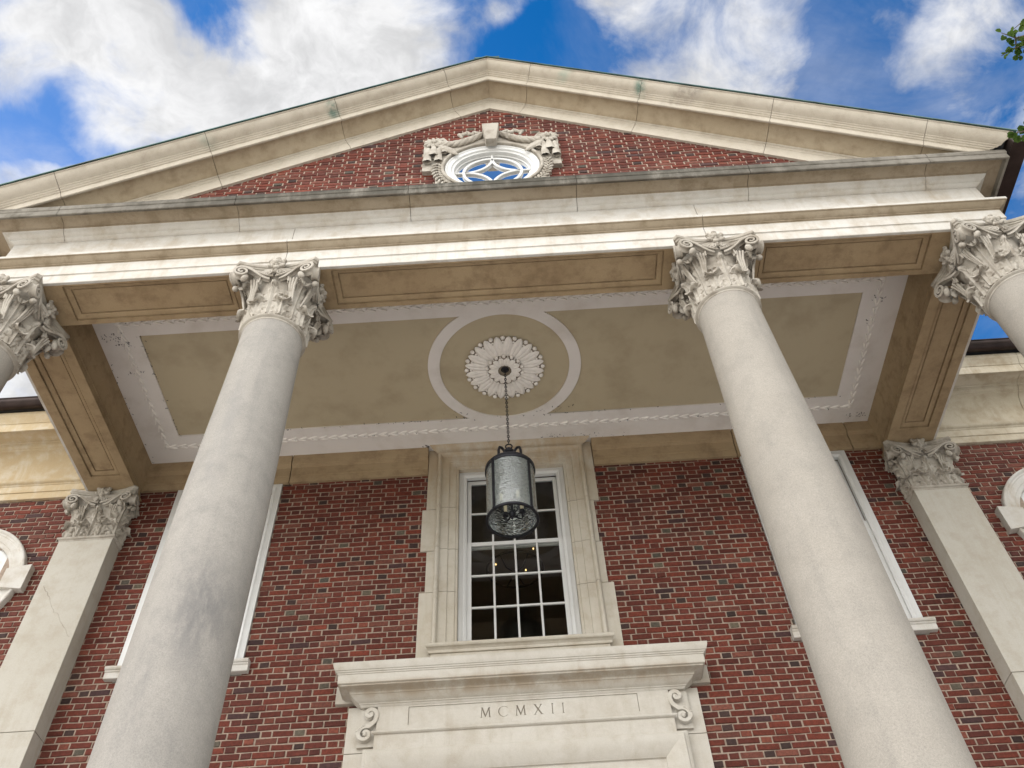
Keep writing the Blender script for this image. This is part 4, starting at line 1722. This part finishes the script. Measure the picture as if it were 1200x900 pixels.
for s in (-1, 1):
    # flower
    c = Vector((s * .665, PY - .02, 11.38))
    for k in range(11):
        a = 2 * pi * k / 11
        dv = Vector((cos(a), 0, sin(a)))
        R = Matrix((dv, Vector((0, -1, 0)).cross(dv), Vector((0, -1, 0)))).transposed()
        mb.ell(c + dv * .075 + Vector((0, -.02, 0)), (.052, .026, .024), 10, 6, R)
    mb.ell(c + Vector((0, -.035, 0)), (.04, .03, .04), 12, 6)
    for k in range(6):
        mb.ell(c + Vector((.028 * cos(k), -.06, .028 * sin(k))), (.012, .012, .012), 8, 5)
    # swag from flower to keystone: twisted strands
    for q in range(4):
        pts = []
        for i in range(17):
            t = i / 16
            xx = s * (.58 - .47 * t)
            zz = 11.32 + .21 * t ** 1.2 - .07 * sin(pi * t) + .028 * sin(2 * pi * t * 1.6 + q * pi / 2)
            yy = PY - .035 - .028 * cos(2 * pi * t * 1.6 + q * pi / 2)
            pts.append((xx, yy, zz))
        mb.tube(pts, [.024 + .010 * sin(pi * i / 16) for i in range(17)], 8)
    # ribbon bunch beside the keystone
    for k in range(7):
        mb.ell((s * (.16 + .03 * k), PY - .05, 11.56 + .025 * sin(k * 1.9)), (.035, .03, .026), 10, 6, Matrix.Rotation(.7 * k, 3, 'Y'))
    mb.tube([(s * .33, PY - .03, 11.58), (s * .37, PY - .06, 11.53), (s * .34, PY - .04, 11.47)], [.02, .03, .014], 8)
    # falling folds of drapery, ending in open bells
    for xx, zt, zb, r1 in ((.665, 11.27, 10.98, .066), (.605, 11.22, 10.84, .052), (.730, 11.22, 10.84, .052), (.54, 11.26, 11.06, .036)):
        n_ = 8
        rings = []
        for i in range(n_ + 1):
            t = i / n_
            rad = .022 + (r1 - .022) * t ** .8
            rings.append([(s * xx + rad * cos(2 * pi * k / 14), PY - .045 - .02 * t + rad * sin(2 * pi * k / 14) * .8 * (1 + .12 * cos(5 * 2 * pi * k / 14)), zt + (zb - zt) * t) for k in range(14)])
        for t, rr_ in ((.97, .80), (.75, .55)):
            rings.append([(s * xx + r1 * rr_ * cos(2 * pi * k / 14), PY - .065 + r1 * rr_ * sin(2 * pi * k / 14) * .8, zt + (zb - zt) * t) for k in range(14)])
        mb.loft(rings)
    # side fan folds towards the ring
    for q in range(4):
        pts = [(s * (.60 - .045 * i - .012 * q), PY - .03 - .01 * q, 11.28 - .035 * q - .030 * i * (1 + .15 * q)) for i in range(5)]
        mb.tube(pts, [.03, .034, .03, .024, .012], 8)
    # leaf garland down the lower ring
    for k in range(9):
        a = (pi * .95 + k * .105) if s < 0 else (pi * .05 - k * .105)
        cx_, cz_ = .625 * cos(a), OZ - .03 + .625 * sin(a)
        mb.ell((cx_, PY - .045, cz_), (.016, .016, .016), 8, 5)
        for d_ in (-.030, .030):
            mb.ell((cx_ + d_ * cos(a), PY - .03, cz_ + d_ * sin(a)), (.042, .020, .017), 8, 5, Matrix.Rotation(-(a + pi / 2) + (.7 if d_ > 0 else -.7), 3, 'Y'))
mb.v = [(a, PY + .004 + (b - PY) * .68, c) for a, b, c in mb.v]
sub_inv(mb.make('garland', M['carved'], sur, smooth=60))
# white window
mb = MB()
ring_xz(mb, 0, OZ, [(.534, PY + .14), (.534, PY + .004), (.525, PY - .004), (.512, PY - .004), (.50, PY + .008), (.465, PY + .012), (.458, PY + .030), (.432, PY + .034), (.425, PY + .075), (.41, PY + .08), (.41, PY + .14)], 72)
ow = mb.make('oculus_window', M['white'], portico, smooth=35)
mb = MB()
GY = PY + .085


def flatband(mb, pts, w, y0, y1, loop=False):
    rings = []
    n = len(pts)
    for i in range(n):
        a = pts[i - 1] if (i > 0 or loop) else pts[0]
        b = pts[(i + 1) % n] if (i < n - 1 or loop) else pts[-1]
        tx, tz = b[0] - a[0], b[1] - a[1]
        l = sqrt(tx * tx + tz * tz) or 1
        nx, nz = -tz / l * w / 2, tx / l * w / 2
        p_ = pts[i]
        rings.append([(p_[0] - nx, y1, p_[1] - nz), (p_[0] - nx, y0 + .006, p_[1] - nz), (p_[0] - nx * .6, y0, p_[1] - nz * .6), (p_[0] + nx * .6, y0, p_[1] + nz * .6), (p_[0] + nx, y0 + .006, p_[1] + nz), (p_[0] + nx, y1, p_[1] + nz)])
    mb.loft(rings, True, not loop, loop)


RT = .325
flatband(mb, [(RT * cos(2 * pi * k / 72), OZ + RT * sin(2 * pi * k / 72)) for k in range(72)], .036, GY - .022, GY + .02, True)
for q in range(4):
    a = q * pi / 2
    p0, p1 = Vector((RT * cos(a), RT * sin(a))), Vector((RT * cos(a + pi / 2), RT * sin(a + pi / 2)))
    cc = (p0 + p1)
    arc = []
    for k in range(17):
        an = a - pi / 2 - (pi / 2) * k / 16
        arc.append((cc.x + RT * cos(an), OZ + cc.y + RT * sin(an)))
    flatband(mb, arc, .034, GY - .0215, GY + .0195)
    flatband(mb, [(RT * cos(a) * 1.02, OZ + RT * sin(a) * 1.02), (.42 * cos(a), OZ + .42 * sin(a))], .03, GY - .021, GY + .019)
mb.make('tracery', M['white'], ow, smooth=35)
mb = MB()
mb.add([(.43 * cos(2 * pi * k / 64), GY + .004, OZ + .43 * sin(2 * pi * k / 64)) for k in range(64)], [tuple(range(64))])
mb.make('glass', M['mirror_glass'], ow)
mb = MB()
mb.box(-.6, .6, FY + .26, FY + .9, 10.1, 11.3)
mb.make('attic_backing', M['room'], ow)

# ------------------------------------------------------------------ lantern
LX, LY = 0.003, -1.262
lan = thing('hanging_lantern', (LX, LY, 7.14), 'round black iron lantern with seeded glass, hanging on a chain from the portico ceiling', 'lantern')
LZ = 7.14
mb = MB()


def torus_band(mb, R, w, z0, z1, n=64):
    rings = []
    for k in range(n):
        a = 2 * pi * k / n
        rings.append([(r_ * cos(a), r_ * sin(a), z) for r_, z in ((R - w, z0), (R, z0), (R + .004, z0 + .006), (R + .004, z1 - .006), (R, z1), (R - w, z1))])
    mb.loft(rings, True, False, True)


torus_band(mb, .247, .020, 0.0, .024)
torus_band(mb, .247, .014, .628, .668)
for k in range(4):
    a = radians(-90 + 4 + 45 + 90 * k)
    c_, s_ = cos(a), sin(a)
    t_ = Vector((-s_, c_, 0))
    n_ = Vector((c_, s_, 0))
    q = []
    for z in (.01, .66):
        q.append([n_ * .243 - t_ * .014 + Vector((0, 0, z)), n_ * .252 - t_ * .014 + Vector((0, 0, z)), n_ * .252 + t_ * .014 + Vector((0, 0, z)), n_ * .243 + t_ * .014 + Vector((0, 0, z))])
    mb.loft(q)
    for z in (.012, .648):
        mb.ell(n_ * .255 + Vector((0, 0, z)), (.012, .012, .012), 8, 6)
mb.make('frame', M['black_iron'], lan, smooth=40)
mb = MB()
mb.lathe([(.246, .668), (.250, .675), (.238, .692), (.19, .708), (.12, .722), (.078, .735), (.066, .755), (.062, .82), (.050, .84), (.046, .89), (.060, .90), (.062, .925), (.05, .94), (.030, .955), (.02, .985)], n=48)
mb.make('canopy', M['black_iron'], lan, smooth=40)
for k in range(4):
    a = radians(-90 + 49 + 90 * k)
    c_, s_ = cos(a), sin(a)
    mb = MB()
    pts = []
    for i in range(15):
        t = i / 14
        an = pi * (1.05 * t)
        pts.append((c_ * (.100 - .058 * cos(an) * -1), s_ * (.100 - .058 * cos(an) * -1), .81 + .125 * sin(an) + (.06 if t < .5 else .06)))
    pts = [(c_ * r_, s_ * r_, z) for r_, z in ((.150, .70), (.158, .78), (.155, .85), (.140, .900), (.112, .915), (.084, .900), (.060, .868))]
    mb.tube(pts, .014, 8)
    mb.make('scroll_handle', M['black_iron'], lan, smooth=60)
mb = MB()
rings = []
for z in (.014, .2, .4, .655):
    rings.append([(.240 * cos(2 * pi * k / 96), .240 * sin(2 * pi * k / 96), z) for k in range(96)])
mb.loft(rings, True, False)
mb.make('glass', M['lantern_glass'], lan, smooth=60)
mb = MB()
mb.lathe([(.004, .05), (.022, .055), (.032, .075), (.036, .095), (.028, .115), (.014, .13), (.012, .64)], n=20)
mb.ell((0, 0, .04), (.012, .012, .016), 10, 6)
for k in range(4):
    a = radians(-90 + 4 + 30 + 90 * k)
    c_, s_ = cos(a), sin(a)
    mb.tube([(c_ * r_, s_ * r_, z) for r_, z in ((.02, .095), (.05, .075), (.085, .068), (.112, .085), (.118, .12), (.115, .15))], .0075, 7)
    mb.lathe([(.012, .150), (.028, .155), (.031, .175), (.026, .19)], (c_ * .115, s_ * .115, 0), 16)
cl_ = mb.make('candle_cluster', M['black_iron'], lan, smooth=40)
for k in range(4):
    a = radians(-90 + 4 + 30 + 90 * k)
    mb = MB()
    mb.lathe([(.004, .190), (.0165, .190), (.0175, .29), (.012, .295), (.004, .295)], (cos(a) * .115, sin(a) * .115, 0), 16)
    mb.make('candle_sleeve', M['brass'], cl_, smooth=40)
mb = MB()
ring = [(.034 * cos(2 * pi * k / 20), 0, 1.012 + .034 * sin(2 * pi * k / 20)) for k in range(20)]
mb.tube(ring, .007, 7, True)
z = 1.050
k = 0
top = ZC - .055 - LZ
while z < top - .02:
    pts = []
    for i in range(14):
        a = 2 * pi * i / 14
        u, w_ = .0115 * cos(a), .021 * sin(a)
        pts.append((u, 0, z + .014 + w_) if k % 2 else (0, u, z + .014 + w_))
    mb.tube(pts, .0042, 5, True)
    z += .0335
    k += 1
mb.make('chain', M['black_iron'], lan, smooth=60)
mb = MB()
mb.lathe([(.004, top - .02), (.02, top - .02), (.03, top), (.058, top + .012), (.064, top + .025), (.064, top + .05), (.02, top + .052)], n=28)
mb.make('ceiling_cup', M['black_iron'], lan, smooth=40)

# ------------------------------------------------------------------ chandelier inside
ch = thing('chandelier', (-.05, 3.0, 11.2), 'dark chandelier with small glowing bulbs seen through the middle window', 'chandelier')
mb = MB()
mb.tube([(.42 * cos(2 * pi * k / 40), .42 * sin(2 * pi * k / 40), -1.22) for k in range(40)], .02, 8, True)
mb.tube([(0, 0, 0), (0, 0, -1.3)], .014, 8)
mb.ell((0, 0, -1.32), (.07, .07, .09), 12, 8)
for k in range(6):
    a = k * pi / 3
    mb.tube([(0, 0, -1.28), (.25 * cos(a), .25 * sin(a), -1.34), (.42 * cos(a), .42 * sin(a), -1.22)], .012, 6)
mb.make('ring', M['black_iron'], ch, smooth=50)
for bx, by, bz in ((-.285, 0, -1.10), (.16, 0, -1.24), (.295, 0, -.84)):
    mb = MB()
    mb.ell((bx, by, bz), (.011, .011, .018), 10, 8)
    mb.make('bulb', M['bulb'], ch, smooth=60)

# ------------------------------------------------------------------ tree at the right edge
tr = thing('tree', (8.6, -5.6, 0), 'green leafy tree with small rounded leaves reaching in at the top right corner', 'tree')
TB = Vector((8.6, -5.6, 0))
rt = random.Random(21)
mb = MB()
mb.tube([(0, 0, 0), (.05, .02, 2.5), (-.05, .05, 5.0), (.02, 0, 7.5), (-.05, .05, 10.0), (0, 0, 12.2)], [.30, .24, .20, .15, .09, .03], 12)
twigs = []
lv = MB()


def leaf(p, d, sz):
    d = d.normalized()
    s_ = d.cross(Vector((rt.uniform(-1, 1), rt.uniform(-1, 1), rt.uniform(-.3, 1.5)))).normalized()
    n_ = d.cross(s_)
    L, W = sz, sz * .48
    c = n_ * sz * .10
    pts = [p, p + d * L * .3 + s_ * W * .8 + c, p + d * L * .68 + s_ * W + c, p + d * L * 1.0 + s_ * W * .35, p + d * L * .92 , p + d * L * 1.0 - s_ * W * .35, p + d * L * .68 - s_ * W + c, p + d * L * .3 - s_ * W * .8 + c]
    lv.add(pts, [(0, 1, 2, 4), (2, 3, 4), (0, 4, 6, 7), (4, 5, 6)])


def limb(p0, p1, r0, n_tw, tl, leafy=1.0, sag=.1):
    p0, p1 = Vector(p0), Vector(p1)
    pts = []
    for i in range(9):
        t = i / 8
        q = p0.lerp(p1, t)
        q.z += .3 * sin(pi * t) * sag * (p1 - p0).length + rt.uniform(-.04, .04)
        q.x += rt.uniform(-.04, .04)
        pts.append(q)
    mb.tube(pts, [r0 * (1 - .85 * i / 8) + .004 for i in range(9)], 7)
    for _ in range(n_tw):
        t = rt.uniform(.25, 1.0)
        i = min(7, int(t * 8))
        b = pts[i].lerp(pts[i + 1], t * 8 - i)
        dirv = ((p1 - p0).normalized() * rt.uniform(.2, 1) + Vector((rt.uniform(-1, 1), rt.uniform(-1, 1), rt.uniform(-.8, .8)))).normalized()
        e = b + dirv * tl * rt.uniform(.5, 1.1)
        mb.tube([b, b.lerp(e, .5) + Vector((0, 0, .03)), e], [.009, .006, .003], 5)
        for k in range(int(11 * leafy)):
            u = rt.uniform(.15, 1.0)
            q = b.lerp(e, u)
            dv = (dirv * .6 + Vector((rt.uniform(-1, 1), rt.uniform(-1, 1), rt.uniform(-1, .6)))).normalized()
            leaf(q + dv * .012, dv, rt.uniform(.040, .062))


# limbs that hang into the frame (world targets, local to the trunk)
for tgt, src in (((4.86, -4.6, 9.62), 8.3), ((4.84, -4.6, 9.46), 8.2), ((5.36, -4.6, 10.30), 9.2), ((5.10, -4.6, 9.85), 8.8), ((4.50, -4.6, 8.56), 7.4), ((4.00, -4.6, 7.62), 6.6), ((4.02, -4.6, 7.46), 6.3), ((4.16, -4.6, 7.86), 6.7)):
    e = Vector(tgt) - TB
    limb((0, 0, src), e, .045, 54, .26, 1.2, .12)
for k in range(34):
    a = rt.uniform(0, 2 * pi)
    z0 = rt.uniform(4.5, 10.8)
    rr_ = rt.uniform(1.4, 2.9) * (1.0 - max(0, z0 - 7) / 8)
    if cos(a) < -.35:
        rr_ *= .6
    limb((0, 0, z0), (rr_ * cos(a), rr_ * sin(a), z0 + rt.uniform(.3, 1.8)), .06, 24, .45, 1.2, .1)
mb.make('trunk', M['bark'], tr, smooth=60)
lv.make('crown', M['leaf'], tr, recalc=False)
